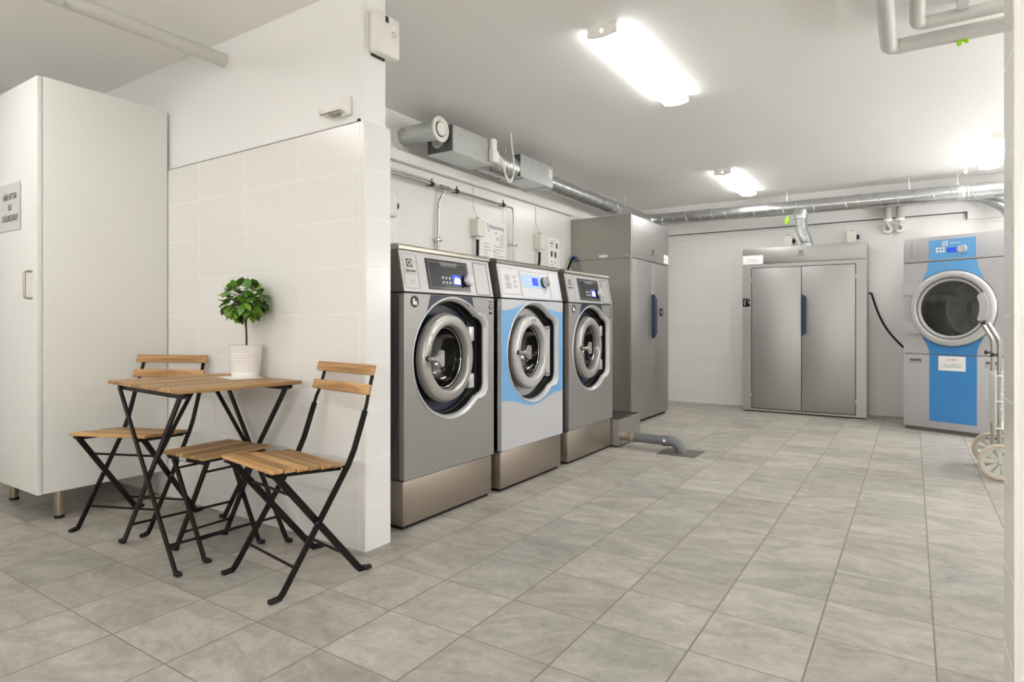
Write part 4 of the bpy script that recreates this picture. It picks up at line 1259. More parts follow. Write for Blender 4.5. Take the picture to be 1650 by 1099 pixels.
def folding_table():
    t = thing('folding_table', 'square acacia slat folding table with crossed black legs against the tiled wall', 'table', (-2.712, 1.585, 0), R(-5))
    b = MB()
    n, w, g = 8, 0.0855, 0.005
    for i in range(n):
        x = -0.36 + i * (w + g)
        b.box((x, -0.27, 0.726), (x + w, 0.27, 0.742), 0.0025, 1)
    b.build('tabletop', 'wood_y', t)
    for y in (-0.225, 0.225):
        MB().bar([(-0.335, y, 0.722), (-0.31, y, 0.712), (0.31, y, 0.712), (0.335, y, 0.722)], 0.022, 0.022, (0, 1, 0)).build('top_rail', 'black_metal', t)
    for y, sy in ((-0.238, -1), (0.238, 1)):
        for sx in (-1, 1):
            yy = y + 0.006 * sx * sy
            l = MB().bar([(-0.295 * sx, yy, 0.716), (0.262 * sx, yy, 0.026), (0.275 * sx, yy, 0.010), (0.292 * sx, yy, 0.008)], 0.024, 0.009, (0, 1, 0))
            lo = l.build('leg', 'black_metal', t)
            f = MB().box((min(0.278 * sx, 0.312 * sx), yy - 0.012, 0), (max(0.278 * sx, 0.312 * sx), yy + 0.012, 0.017), 0.005)
            f.build('foot', 'rubber', lo)
        MB().bar([(0, y * 0.97, 0.362), (0, sy * 0.04, 0.722)], 0.016, 0.008).build('brace', 'black_metal', t)
    for sx in (-1, 1):
        MB().tube([(0.205 * sx, -0.236, 0.10), (0.205 * sx, 0.236, 0.10)], 0.006, 10).build('stretcher', 'black_metal', t)
    return t
folding_table()

def folding_stool():
    t = thing('folding_stool', 'low backless acacia slat folding stool tucked under the table', 'stool', (-2.612, 1.585, 0), R(2))
    b = MB()
    n, w, g = 6, 0.0465, 0.004
    for i in range(n):
        x = -0.15 + i * (w + g)
        b.box((x, -0.162, 0.431), (x + w, 0.162, 0.445), 0.0025, 1)
    b.build('seat', 'wood_y', t)
    for y in (-0.135, 0.135):
        r = MB().bar([(-0.14, y, 0.428), (-0.125, y, 0.419), (0.125, y, 0.419), (0.14, y, 0.428)], 0.018, 0.02, (0, 1, 0)).build('top_rail', 'black_metal', t)
        if y < 0:
            MB().box((-0.045, y - 0.0115, 0.413), (0.005, y - 0.0098, 0.426)).build('sticker', 'film', r)
    for y, sy in ((-0.125, -1), (0.125, 1)):
        for sx in (-1, 1):
            yy = y + 0.006 * sx * sy
            lo = MB().bar([(-0.12 * sx, yy, 0.424), (0.105 * sx, yy, 0.026), (0.112 * sx, yy, 0.010), (0.125 * sx, yy, 0.008)], 0.022, 0.009, (0, 1, 0)).build('leg', 'black_metal', t)
            MB().box((min(0.114 * sx, 0.148 * sx), yy - 0.012, 0), (max(0.114 * sx, 0.148 * sx), yy + 0.012, 0.017), 0.005).build('foot', 'rubber', lo)
    for sx in (-1, 1):
        MB().tube([(0.075 * sx, -0.122, 0.085), (0.075 * sx, 0.122, 0.085)], 0.0052, 10).build('stretcher', 'black_metal', t)
        MB().tube([(0.09 * sx, -0.122, 0.37), (0.09 * sx, 0.122, 0.37)], 0.0052, 10).build('stretcher', 'black_metal', t)
    return t
folding_stool()

# ------------------------------------------------------------------ plant on the table
def leaf(b, base, d, ln, wd, droop):
    d = Vector(d).normalized()
    side = d.cross(Vector((0, 0, 1)))
    if side.length < 0.05:
        side = Vector((1, 0, 0))
    side.normalize()
    up = side.cross(d).normalized()
    prof = [(0.0, 0.06), (0.22, 0.62), (0.45, 1.0), (0.7, 0.86), (0.88, 0.42), (1.0, 0.02)]
    rows = []
    for t_, wf in prof:
        c = Vector(base) + d * (ln * t_) - Vector((0, 0, 1)) * (droop * ln * t_ * t_) 
        rows.append([b._v(c - side * (wd * wf) + up * (0.12 * wd * wf)), b._v(c), b._v(c + side * (wd * wf) + up * (0.12 * wd * wf))])
    for i in range(len(rows) - 1):
        for k in range(2):
            b._f([rows[i][k], rows[i][k + 1], rows[i + 1][k + 1], rows[i + 1][k]])

def plant():
    t = thing('potted_plant', 'small leafy artificial tree in a ribbed white pot on the table', 'plant', (-2.722, 1.80, 0.7435))
    prof = [(0, 0.0), (0.060, 0.0), (0.062, 0.003)]
    z = 0.008
    r = lambda z: 0.062 + 0.0145 * z / 0.155
    for k in range(9):
        z0 = 0.010 + 0.0115 * k
        for s_ in range(4):
            zz = z0 + 0.0115 * s_ / 4
            prof.append((r(zz) + (0.0014 if s_ in (1, 2) else -0.0006), zz))
    prof += [(r(0.12), 0.118), (r(0.155), 0.152), (r(0.155) + 0.001, 0.155), (r(0.155) - 0.004, 0.155), (r(0.13) - 0.004, 0.130)]
    MB().lathe(prof, (0, 0, 0), 'z', 64).build('pot', 'ceramic', t, smooth=50)
    MB().lathe([(0.071, 0.131), (0.03, 0.134), (0, 0.135)], (0, 0, 0), 'z', 32).build('soil', 'soil', t)
    MB().tube([(0.004, 0, 0.13), (0.006, 0.0, 0.17), (0.001, 0.002, 0.22), (0.0, 0.0, 0.27), (-0.004, 0, 0.33), (0, 0, 0.40)], [0.0055, 0.005, 0.0046, 0.0045, 0.004, 0.003], 10).build('stem', 'bark', t)
    b = MB()
    rng = random.Random(11)
    br = MB()
    cz = 0.375
    for i in range(30):
        # clusters of leaves, each on its own twig
        u = 1 - 2 * (i + 0.5) / 30
        ph = i * 2.39996
        rr = math.sqrt(1 - u * u)
        dv = Vector((rr * math.cos(ph), rr * math.sin(ph), u))
        tip = Vector((dv.x * 0.096 - 0.008, dv.y * 0.066, cz + dv.z * 0.068 + 0.002))
        br.tube([(0, 0, cz - 0.02 + 0.03 * u), tuple(tip)], [0.002, 0.0012], 5)
        nl = rng.randint(4, 6)
        for k in range(nl):
            a = 2 * PI * k / nl + rng.random()
            o1 = dv.orthogonal().normalized()
            o2 = dv.cross(o1)
            d = dv * rng.uniform(0.25, 0.9) + (o1 * math.cos(a) + o2 * math.sin(a)) * rng.uniform(0.6, 1.0)
            ln = rng.uniform(0.048, 0.068)
            base = tip + d.normalized() * 0.004
            end = base + d.normalized() * ln
            if t.location.y + end.y > 1.885:
                d.y -= 0.8
            leaf(b, base, d, ln, ln * rng.uniform(0.27, 0.36), rng.uniform(0.05, 0.4))
    b.build('foliage', 'leaf', t, smooth=60)
    br.build('twigs', 'bark', t)
    return t
plant()
p = MB()
p.xf = Matrix.Translation((-2.715, 1.765, 0.7422)) @ Matrix.Rotation(R(-14), 4, 'Z')
p.box((-0.105, -0.072, 0), (0.105, 0.072, 0.0009))
tag(p.build('paper_sheet', 'paper', smooth=0), 'white sheet of paper lying under the plant pot on the table', 'paper')

# ------------------------------------------------------------------ small things on the partition
t = thing('wall_detector', 'white rounded alarm box high on the end of the partition', 'alarm box', (-2.03, 1.938, 2.30), R(90))
MB().box((0.0, -0.055, -0.094), (0.155, -0.002, 0.094), 0.018, 4).build('housing', 'white_plastic', t, smooth=50)
MB().box((0.02, -0.006, -0.099), (0.10, 0.0, -0.088)).build('cable_entry', 'ink', t)
MB().box((0.055, -0.0562, 0.052), (0.075, -0.054, 0.080), 0.001, 1).build('indicator', 'ink', t)
MB().lathe([(0, -0.0562), (0.012, -0.0562), (0.013, -0.0545)], (0.110, 0, 0.045), 'y', 20).build('sensor_dot', 'paper', t)
MB().lathe([(0.010, -0.0560), (0.013, -0.0562), (0.013, -0.0545)], (0.108, 0, 0.012), 'y', 20).build('emblem', 'ink_light', t)
t = thing('small_wall_box', 'small opened white plastic box above the tile edge near the partition end', 'box', (-2.165, 1.912, 1.955))
MB().box((0.008, -0.022, -0.022), (0.068, 0.0, 0.062), 0.006, 3).build('cover', 'white_plastic', t)
b = MB().box((-0.082, -0.058, -0.012), (0.05, -0.002, -0.007), 0.001, 1)
b.box((-0.082, -0.058, -0.012), (-0.078, -0.002, 0.012)).box((-0.082, -0.058, -0.012), (0.05, -0.054, 0.006)).box((-0.06, -0.04, -0.008), (-0.02, -0.02, 0.008), 0.002, 1)
b.build('tray', 'cream_plastic', t)
MB().box((-0.035, -0.05, -0.020), (0.02, -0.02, -0.012), 0.002, 1).build('clip', 'ink_light', t)
c = MB().tube([(-3.60, 1.905, 1.899), (-2.052, 1.905, 1.899)], 0.0065, 12)
t = thing('wall_conduit', 'thin white conduit lying along the top tile edge of the partition', 'conduit', (0, 0, 0))
c.build('tube', 'white_plastic', t)
MB().tube([(-2.052, 1.905, 1.899), (-2.044, 1.905, 1.899)], 0.0085, 12).build('end_cap', 'ink', t, 'dark end cap')
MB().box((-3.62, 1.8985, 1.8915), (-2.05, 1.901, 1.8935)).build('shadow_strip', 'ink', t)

# ------------------------------------------------------------------ pipes under the ceiling
t = thing('heating_pipe', 'pale covered ceiling pipe running into the partition above the tall cabinet', 'pipe', (-3.047, 0, 2.392))
MB().tube([(0, -2.595, 0), (0, 1.92, 0)], 0.035, 24).build('pipe_cover', 'insul', t)
MB().tube([(0, 1.892, 0), (0, 1.912, 0)], 0.0375, 24).build('collar', 'white_plastic', t)
hg = MB().lathe([(0.0375, -0.01), (0.0375, 0.01), (0.0352, 0.01), (0.0352, -0.01)], (0, 1.16, 0), 'y', 24, closed=True)
hg.tube([(0, 1.16, 0.035), (0, 1.16, CE - 2.392)], 0.0045, 8)
hg.build('hanger', 'galv', t)
t = thing('ceiling_pipe', 'thicker pale covered pipe with elbow at the top right under the ceiling', 'pipe', (-0.10, 0, 2.385))
MB().tube(bend([(0, -2.595, 0), (0, 3.62, 0), (1.995, 3.62, 0)], 0.055, 8), 0.036, 24).build('pipe_cover', 'insul', t)
MB().tube([(0.045, 3.62, 0), (0.05, 3.62, 0)], 0.0368, 24).build('joint', 'insul_grey', t)
t = thing('ceiling_pipe', 'thinner pale covered pipe with elbow above the thicker one at top right', 'pipe', (0.018, 0, 2.425))
MB().tube(bend([(0, -2.595, 0), (0, 3.50, 0), (1.878, 3.50, 0)], 0.05, 8), 0.031, 24).build('pipe_cover', 'insul', t)
MB().tube([(0.04, 3.50, 0), (0.045, 3.50, 0)], 0.0318, 24).build('joint', 'insul_grey', t)
b = MB().box((0.155, 3.44, -0.0), (0.195, 3.455, CE - 2.425)).box((0.155, 3.545, 0.0), (0.195, 3.56, CE - 2.425))
b.tube([(0.175, 3.45, 0.034), (0.175, 3.555, 0.034)], 0.006, 8)
b.build('bracket', 'galv', t)
t = thing('hanging_tag', 'lime green plastic clip under the thicker ceiling pipe at top right', 'tag', (0.20, 3.62, 2.349))
b = MB().box((-0.022, -0.012, -0.020), (-0.003, 0.012, 0.004), 0.004).box((-0.004, -0.010, -0.006), (0.022, 0.010, 0.004), 0.003).box((0.008, -0.011, -0.014), (0.024, 0.011, 0.003), 0.004)
b.build('clip', 'green_tag', t)

# ------------------------------------------------------------------ ventilation along the left wall
def spiral(b, p0, p1, r, pitch, rr=0.0042, start=0.0):
    P0, P1 = Vector(p0), Vector(p1)
    ax = (P1 - P0).normalized()
    u = ax.cross(Vector((0, 0, 1))).normalized()
    w = ax.cross(u)
    ln = (P1 - P0).length
    n = int(ln / pitch * 20)
    pts = []
    for i in range(n + 1):
        s_ = ln * i / n
        a = 2 * PI * s_ / pitch + start
        pts.append(P0 + ax * s_ + (u * math.cos(a) + w * math.sin(a)) * r)
    b.tube(pts, rr, 5)

t = thing('air_valve', 'galvanised stub pipe with round white air valve, above the first washing machine', 'air valve', (-3.08, 3.284, 2.345))
MB().lathe([(0.0, 0.0), (0.108, 0.0), (0.108, 0.010), (0.064, 0.013)], (0, 0, 0), 'x', 40).build('wall_collar', 'white_plastic', t)
b = MB().lathe([(0.0615, 0.010), (0.0615, 0.12)], (0, 0, 0), 'x', 40).lathe([(0.0655, 0.12), (0.0655, 0.27)], (0, 0, 0), 'x', 40)
b.lathe([(0.0615, 0.12), (0.0655, 0.12)], (0, 0, 0), 'x', 40)
b.build('pipe', 'galv', t)
b = MB().lathe([(0.068, 0.262), (0.068, 0.345), (0.064, 0.347)], (0, 0, 0), 'x', 40)
b.lathe([(0.0655, 0.262), (0.068, 0.262)], (0, 0, 0), 'x', 40)
b.build('sleeve', 'galv', t)
b = MB()
for x, a in ((0.07, 20), (0.30, -35), (0.33, 60), (0.30, 110)):
    b.sphere((x, -0.067 * math.cos(R(a)), 0.067 * math.sin(R(a))), 0.004, 8, 6)
b.build('screw', 'ink', t)
v = MB().lathe([(0.068, 0.340), (0.086, 0.343), (0.089, 0.350), (0.084, 0.358), (0.070, 0.362), (0.055, 0.352), (0.05, 0.338)], (0, 0, 0), 'x', 48).build('valve_ring', 'white_plastic', t)
MB().lathe([(0.0, 0.366), (0.042, 0.362), (0.046, 0.356), (0.044, 0.350)], (0, 0, 0), 'x', 40).build('valve_disc', 'white_plastic', v)

t = thing('duct_silencer', 'long galvanised duct box with white control unit, nearer of the two ceiling boxes', 'duct box', (-2.70, 3.385, 2.215))
b = MB().box((-0.235, 0.0, 0.012), (0.0, 0.50, 0.188), 0.002, 1).box((-0.238, -0.001, 0.0), (0.003, 0.501, 0.014))
bx = b.build('casing', 'galv', t, smooth=0)
MB().box((-0.23, -0.003, 0.004), (-0.004, 0.0, 0.186)).build('end_plate', 'galv_dark', bx)
b = MB()
for z in (0.05, 0.09, 0.14, 0.168):
    b.sphere((0.001, 0.012, z), 0.0035, 8, 6)
b.build('rivet', 'seam', bx)
MB().tube(bend([(-0.12, 0.0, 0.085), (-0.12, -0.012, 0.085), (-0.12, -0.026, 0.085)], 0.004), 0.056, 28).build('branch_pipe', 'galv', t)
b = MB().box((0.003, 0.435, 0.10), (0.035, 0.497, 0.196), 0.006, 3).box((0.003, 0.425, 0.015), (0.048, 0.505, 0.105), 0.006, 3)
b.build('control_unit', 'white_plastic', t)
for y in (0.08, 0.42):
    MB().tube([(-0.20, y, 0.186), (-0.20, y, 0.294)], 0.005, 8).build('hanger_rod', 'galv', t)

t = thing('duct_silencer', 'shorter galvanised duct box with dark end, farther of the two ceiling boxes', 'duct box', (-2.70, 4.276, 2.215))
bx = MB().box((-0.235, 0.0, 0.0), (0.0, 0.54, 0.188), 0.002, 1).build('casing', 'galv', t, smooth=0)
MB().box((-0.23, -0.003, 0.004), (-0.004, 0.0, 0.186)).build('end_plate', 'galv_dark', bx)
MB().box((0.0, 0.47, 0.075), (0.0015, 0.515, 0.16)).build('label', 'paper', bx)
b = MB().box((-0.26, 0.05, -0.012), (-0.02, 0.065, 0.0)).box((-0.26, 0.46, -0.012), (-0.02, 0.475, 0.0))
b.build('bracket', 'galv', bx)
for y in (0.08, 0.46):
    MB().tube([(-0.20, y, 0.186), (-0.20, y, 0.294)], 0.005, 8).build('hanger_rod', 'galv', t)
t = thing('flexible_duct', 'short ribbed metal duct joining the two ceiling boxes', 'duct', (-2.80, 3.886, 2.288))
n = 90
pts, rs = [], []
for i in range(n + 1):
    s_ = i / n
    pts.append((0, 0.005 + 0.379 * s_, 0.0))
    rs.append(0.096 + 0.006 * math.sin(2 * PI * 9 * s_))
MB().tube(pts, rs, 36).build('bellows', 'duct', t, smooth=60)
MB().tube([(-0.03, 0.2, 0.09), (-0.03, 0.2, CE - 2.29)], 0.0045, 8).build('hanger_rod', 'galv', t)
t = thing('power_cable', 'thin white looped cable hanging between the two ceiling duct boxes', 'cable', (-2.69, 3.902, 2.23))
def smooth(P, n=10):
    P = [Vector(p) for p in P]
    Q = [P[0] * 2 - P[1]] + P + [P[-1] * 2 - P[-2]]
    out = []
    for k in range(1, len(Q) - 2):
        a, b_, c_, d_ = Q[k - 1:k + 3]
        for q in range(n):
            u = q / n
            out.append(0.5 * (2 * b_ + (c_ - a) * u + (2 * a - 5 * b_ + 4 * c_ - d_) * u * u + (3 * b_ - a - 3 * c_ + d_) * u ** 3))
    out.append(P[-1])
    return out
MB().tube(smooth([(0.025, -0.008, 0.07), (0.03, 0.045, 0.03), (0.03, 0.085, -0.06), (0.035, 0.135, -0.10), (0.035, 0.185, -0.06), (0.035, 0.20, 0.05), (0.03, 0.18, 0.16), (0.03, 0.16, 0.279)]), 0.0065, 8).build('cable', 'white_plastic', t)
MB().tube(smooth([(0.03, -0.008, 0.05), (0.04, 0.035, 0.0), (0.04, 0.07, -0.075), (0.035, 0.12, -0.115), (0.03, 0.175, -0.095), (0.028, 0.21, -0.02)]), 0.0065, 8).build('cable', 'white_plastic', t)

DZ = 2.305
t = thing('ventilation_duct', 'spiral galvanised ventilation duct along the left wall and the whole back wall', 'duct', (0, 0, 0))
rd = 0.076
path = bend([(-2.82, 4.819, DZ), (-2.82, 7.47, DZ), (1.895, 7.47, 2.285)], 0.20, 14)
MB().tube(path, rd, 40).build('tube', 'duct', t, smooth=60)
b = MB(); spiral(b, (-2.82, 4.82, DZ), (-2.82, 7.27, DZ), rd, 0.14)
spiral(b, (-2.62, 7.47, DZ), (1.88, 7.47, 2.285), rd, 0.155)
b.build('seam', 'seam', t)
b = MB().lathe([(rd + 0.002, -0.03), (rd + 0.004, -0.01), (rd + 0.004, 0.01), (rd + 0.002, 0.03)], (0.40, 7.47, 2.291), 'x', 40)
b.lathe([(rd + 0.002, -0.008), (rd + 0.005, 0.0), (rd + 0.002, 0.008)], (0.45, 7.47, 2.291), 'x', 40)
b.build('joint', 'galv', t)
MB().lathe([(rd + 0.002, -0.012), (rd + 0.005, -0.004), (rd + 0.005, 0.004), (rd + 0.002, 0.012)], (-2.60, 7.47, DZ), 'x', 40).build('joint', 'galv', t)
MB().lathe([(0.064, 2.165), (0.068, 2.168), (0.069, 2.20), (0.075, 2.222), (0.09, 2.262)], (-1.04, 7.472, 0.0), 'z', 32).build('branch_saddle', 'galv', t)
t = thing('branch_duct', 'thinner spiral duct bending down behind the back wall duct on the right', 'duct', (0, 0, 0))
MB().tube(bend([(-0.45, 7.66, 2.30), (0.52, 7.66, 2.285), (0.80, 7.60, 2.12), (0.80, 7.60, 1.82)], 0.14, 10), 0.055, 28).build('tube', 'duct', t, smooth=60)
b = MB(); spiral(b, (-0.45, 7.66, 2.30), (0.42, 7.66, 2.287), 0.055, 0.13); b.build('seam', 'seam', t)

# outlet from the wide cabinet up to the duct
t = thing('flexible_duct', 'bent ribbed metal duct rising from the wide steel cabinet to the back wall duct', 'duct', (-1.0, 7.48, 1.863))
pts = bend([(0.01, 0.056, 0.002), (0.01, 0.056, 0.065), (-0.03, 0.0, 0.16), (-0.04, -0.008, 0.302)], 0.09, 24)
full, rs = [], []
for i, q in enumerate(pts):
    full.append(q)
# resample for ribs
dist = [0]
for i in range(1, len(full)):
    dist.append(dist[-1] + (full[i] - full[i - 1]).length)
res = []
nn = 160
for i in range(nn + 1):
    d_ = dist[-1] * i / nn
    k = max(j for j in range(len(dist)) if dist[j] <= d_ + 1e-9)
    k = min(k, len(full) - 2)
    f_ = (d_ - dist[k]) / max(1e-9, dist[k + 1] - dist[k])
    res.append(full[k].lerp(full[k + 1], min(1, f_)))
    rs.append(0.059 + 0.0035 * math.sin(2 * PI * i / nn * 20))
MB().tube(res, rs, 32).build('bellows', 'galv', t, smooth=60)
b = MB().lathe([(0.064, 0.0), (0.066, 0.004), (0.066, 0.03), (0.063, 0.034)], (0.01, 0.058, 0.0), 'z', 32)
b.build('collar', 'galv', t)
t = MB().lathe([(0, -0.052), (0.012, -0.042), (0.022, -0.018), (0.022, 0.006), (0.012, 0.036), (0.004, 0.05), (0, 0.052)], (0, 0, 0), 'z', 20)
t.bm.verts.ensure_lookup_table()
for vv in t.bm.verts:
    vv.co.y *= 0.25
    vv.co.x += 0.25 * vv.co.z
o = t.build('hanging_tag', 'green_tag')
o.location = (-1.17, 7.40, 2.155)
tag(o, 'lime green leaf-shaped tag hanging under the back wall duct', 'tag')

def hanger(x, y, z, label, ring=None):
    t = thing('duct_hanger', label, 'hanger', (x, y, CE), 0, 'threaded hangers for the duct')
    MB().tube([(0, 0, 0), (0, 0, z - CE)], 0.0045, 8).build('rod', 'galv', t)
    MB().lathe([(0.0, 0.004), (0.011, 0.004), (0.011, -0.008), (0.006, -0.012), (0.006, -0.04), (0.0, -0.04)], (0, 0, z - CE + 0.012), 'z', 14).build('nut', 'galv', t)
    if ring == 'eye':
        MB().lathe([(0.010, -0.004), (0.018, -0.004), (0.018, 0.004), (0.010, 0.004)], (0, 0, z - CE), 'y', 20, closed=True).build('eye', 'white_plastic', t)
    return t
hanger(-2.82, 4.98, DZ + 0.078, 'thin hanger rod just beyond the farther ceiling duct box')
hanger(-2.82, 6.75, DZ + 0.078, 'thin hanger rod above the tall steel drying cabinet')
hanger(-1.18, 7.47, DZ + 0.074, 'thin hanger rod above the wide steel drying cabinet')
hanger(-0.03, 7.47, 2.288 + 0.078, 'thin hanger rod above the two short grey wall pipes')
hanger(0.37, 7.47, 2.288 + 0.082, 'hanger rod with round eye on the duct joint', 'eye')
hanger(0.42, 7.20, 2.44, 'unused eye hanger beside the right ceiling light', 'eye')

# two short grey pipes ending on the back wall
for i, x in enumerate((-0.222, -0.110)):
    t = thing('wall_pipe', ('left' if i == 0 else 'right') + ' one of two short grey pipes ending in round white wall collars', 'pipe', (x, 7.70, 2.03))
    MB().tube([(0, 0, 0.07), (0, 0, 0.27), (0, 0.085, 0.33)], 0.040, 24).build('pipe_cover', 'insul_grey', t)
    MB().tube([(0, 0, 0.062), (0, 0, 0.09)], 0.0425, 24).build('cuff', 'white_plastic', t)
    MB().tube(bend([(0, 0, 0.07), (0, 0, 0.0), (0, 0.12, -0.002)], 0.03, 8), 0.014, 16).build('neck', 'chrome', t)
    MB().lathe([(0.018, 0.06), (0.046, 0.062), (0.047, 0.118), (0.0, 0.119)], (0, 0, -0.005), 'y', 28).build('wall_collar', 'white_plastic', t)

# ------------------------------------------------------------------ switches, boxes and pipes on the walls
def iso_box(name, label, loc, rz, w, h, d, knob=None, cable=None, group=None, top=None):
    t = thing(name, label, 'switch box', loc, rz, group)
    bx = MB().box((-w / 2, -d, -h / 2), (w / 2, 0, h / 2), 0.004, 2).build('housing', 'cream_plastic', t)
    b = MB()
    for sx in (-1, 1):
        for sz in (-1, 1):
            b.lathe([(0, -d - 0.001), (0.004, -d - 0.001), (0.004, -d)], (sx * (w / 2 - 0.012), 0, sz * (h / 2 - 0.012)), 'y', 8)
    b.build('screw', 'ink_light', bx)
    MB().tube([(0, -d * 0.5, h / 2), (0, -d * 0.5, h / 2 + 0.012), (0, -d * 0.5, h / 2 + 0.018)], [0.018, 0.018, 0.011], 14).build('gland', 'insul_grey', t)
    if knob:
        MB().lathe([(0, knob * 0.026), (0.022, knob * 0.026), (0.026, knob * 0.02), (0.026, 0)], (knob * (w / 2), -d * 0.5, 0.0), 'x', 20).build('rotary_knob', 'black_plastic', t)
    if top:
        MB().tube([(0, -d * 0.5, h / 2 + 0.015), (-0.004, -d * 0.3, h / 2 + 0.06), (-0.01, -0.006, h / 2 + 0.11), (-0.01, -0.006, top)], 0.0042, 8).build('supply_cable', 'white_plastic', t)
    if cable:
        MB().tube([(0, -d * 0.5, -h / 2), (0, -d * 0.5, -h / 2 - 0.024)], [0.018, 0.014], 14).build('lower_gland', 'white_plastic', t)
        MB().tube(bend([(0, -d * 0.5, -h / 2 - 0.02), (0.0, -d * 0.5, -h / 2 - 0.12), (cable, -0.02, -h / 2 - 0.32), (cable, -0.018, -h / 2 - 0.7)], 0.12, 8), 0.0125, 10).build('power_lead', 'rubber', t, 'black lead')
    return t
WX = -2.9708
iso_box('junction_box', 'cream junction box with black lead left of the washing instruction sheet', (WX, 3.99, 1.772), R(90), 0.092, 0.138, 0.078, None, 0.012, 'cream switch boxes', 0.335)
iso_box('junction_box', 'cream junction box with black lead between the two instruction sheets', (WX, 4.97, 1.768), R(90), 0.092, 0.138, 0.078, None, -0.05, 'cream switch boxes', 0.34)
iso_box('junction_box', 'cream switch box with knob peeking from behind the partition end', (WX, 3.0, 1.80), R(90), 0.10, 0.155, 0.06, 1, None, 'cream switch boxes')
iso_box('junction_box', 'left white switch box with black knob on the back wall above the wide cabinet', (-1.212, YB, 1.962), 0, 0.086, 0.125, 0.08, 1, None, 'cream switch boxes')
iso_box('junction_box', 'right white switch box with black knob on the back wall above the wide cabinet', (-0.567, YB, 1.962), 0, 0.098, 0.128, 0.08, 1, None, 'cream switch boxes')

# water pipe with clamps
t = thing('water_pipe', 'thin chrome water pipe along the tiles above the first two washing machines', 'pipe', (WX, 0, 0))
MB().tube(bend([(0.055, 2.062, 2.014), (0.055, 4.485, 2.010), (0.055, 4.500, 1.96), (0.055, 4.503, 0.02)], 0.05, 8), 0.0105, 14).build('pipe', 'chrome', t)
MB().tube([(0.055, 2.062, 2.034), (0.055, 3.40, 2.033), (0.055, 3.46, 2.016)], 0.0075, 12).build('upper_pipe', 'chrome', t)
MB().tube(bend([(0.055, 3.545, 2.012), (0.055, 3.545, 1.97), (0.03, 3.515, 1.90), (0.03, 3.513, 1.86), (0.03, 3.513, 0.02)], 0.03, 6), 0.0105, 14).build('drop_pipe', 'chrome', t)
MB().tube([(0.055, 3.50, 2.013), (0.055, 3.60, 2.012)], 0.015, 14).build('tee', 'nickel', t)
for y in (3.41, 3.70, 4.335):
    b = MB().lathe([(0.011, -0.012), (0.0185, -0.012), (0.0185, 0.012), (0.011, 0.012)], (0.055, y, 2.012), 'y', 18, closed=True)
    b.tube([(0.055, y, 2.03), (0.055, y, 2.052)], 0.005, 8)
    b.tube([(0.006, y, 2.006), (0.045, y, 2.006)], 0.004, 8)
    b.build('clamp', 'ink', t)
for y, x, z in ((3.513, 0.03, 1.625), (4.503, 0.055, 1.69)):
    b = MB().box((x - 0.016, y - 0.028, z - 0.014), (x + 0.016, y + 0.028, z + 0.014), 0.004)
    b.box((0.001, y - 0.008, z - 0.008), (x, y + 0.008, z + 0.008))
    b.build('wall_clip', 'chrome', t)
# posters
t = thing('instruction_sheet', 'large washing instruction sheet on the tiles behind the pale washing machine', 'sheet', (WX, 4.075, 1.55), R(90))
MB().box((0.0, -0.0015, -0.25), (0.392, 0.0, 0.325), 0.0).build('sheet', 'paper', t)
text('Tvättanvisning', 0.052, 'ink', t, at(0.222, -0.0022, 0.268), squeeze=0.84)
b = MB()
rg = random.Random(3)
for k in range(9):
    z = 0.115 - 0.026 * k
    b.box((0.05, -0.0022, z), (0.05 + rg.uniform(0.06, 0.13), -0.0015, z + 0.0045))
    b.box((0.20, -0.0022, z - 0.01), (0.20 + rg.uniform(0.09, 0.16), -0.0015, z - 0.0055))
for k in range(10):
    b.box((0.285, -0.0022, 0.215 - 0.012 * k), (0.285 + rg.uniform(0.06, 0.09), -0.0015, 0.2175 - 0.012 * k))
b.build('printed_lines', 'ink_light', t)
b = MB()
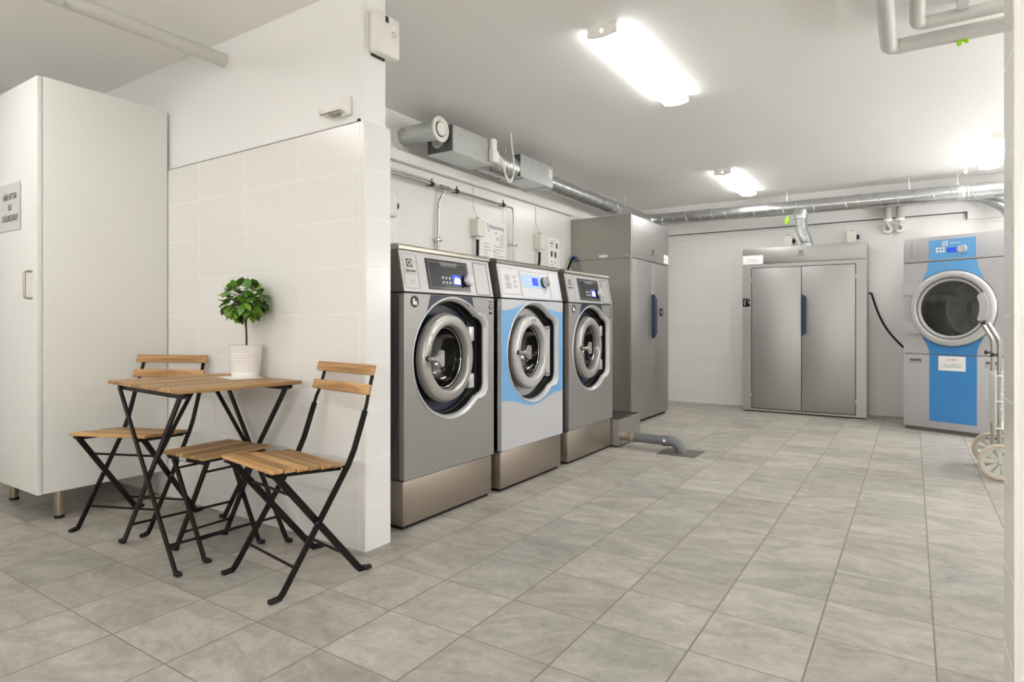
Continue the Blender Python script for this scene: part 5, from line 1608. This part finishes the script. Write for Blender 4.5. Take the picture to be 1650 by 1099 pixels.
for x, z in ((0.11, 0.225), (0.225, 0.215), (0.055, 0.20), (0.20, 0.055), (0.20, -0.02)):
    b.box((x, -0.0024, z), (x + 0.010, -0.0015, z + 0.014))
b.plate(arc(0.255, 0.175, 0.014, 0, 350, 20), [arc(0.255, 0.175, 0.010, 0, 350, 20)], -0.0022, -0.0015)
b.build('pictogram', 'ink', t)
t = thing('instruction_sheet', 'narrow instruction sheet with pictograms near the tall steel drying cabinet', 'sheet', (WX, 5.20, 1.55), R(90))
MB().box((0.0, -0.0015, -0.25), (0.235, 0.0, 0.295)).build('sheet', 'paper', t)
b = MB()
for x, z, w, h in ((0.045, 0.235, 0.05, 0.012), (0.045, 0.21, 0.035, 0.006), (0.155, 0.20, 0.03, 0.05), (0.05, 0.11, 0.035, 0.055), (0.125, 0.105, 0.035, 0.055), (0.05, 0.06, 0.03, 0.006), (0.13, 0.055, 0.03, 0.006), (0.11, -0.015, 0.05, 0.012), (0.05, 0.03, 0.06, 0.004), (0.06, -0.05, 0.09, 0.004)):
    b.box((x, -0.0022, z), (x + w, -0.0015, z + h))
b.build('pictogram', 'ink', t)
b = MB()
for z in (0.265, 0.16, -0.08, -0.10):
    b.box((0.045, -0.0022, z), (0.15, -0.0015, z + 0.004))
b.build('printed_lines', 'ink_light', t)

# ------------------------------------------------------------------ world, camera, colour management
w = bpy.data.worlds.new('World')
scene.world = w
w.use_nodes = True
w.node_tree.nodes['Background'].inputs[0].default_value = (0.9, 0.92, 1.0, 1)
w.node_tree.nodes['Background'].inputs[1].default_value = 0.0

cam = bpy.data.cameras.new('Camera')
co = bpy.data.objects.new('Camera', cam)
COL.objects.link(co)
co.location = (0, 0, 1.0)
co.rotation_euler = (R(90), 0, R(33.1))
cam.sensor_width = 36
cam.lens = 990 / 1650 * 36
cam.shift_y = -27.5 / 1650
cam.clip_start = 0.02
scene.camera = co

scene.view_settings.view_transform = 'Standard'
scene.view_settings.look = 'None'
scene.view_settings.gamma = 1
scene.view_settings.use_curve_mapping = False
scene.view_settings.exposure = 1.12
scene.cycles.use_denoising = True
scene.cycles.max_bounces = 10
scene.cycles.diffuse_bounces = 6
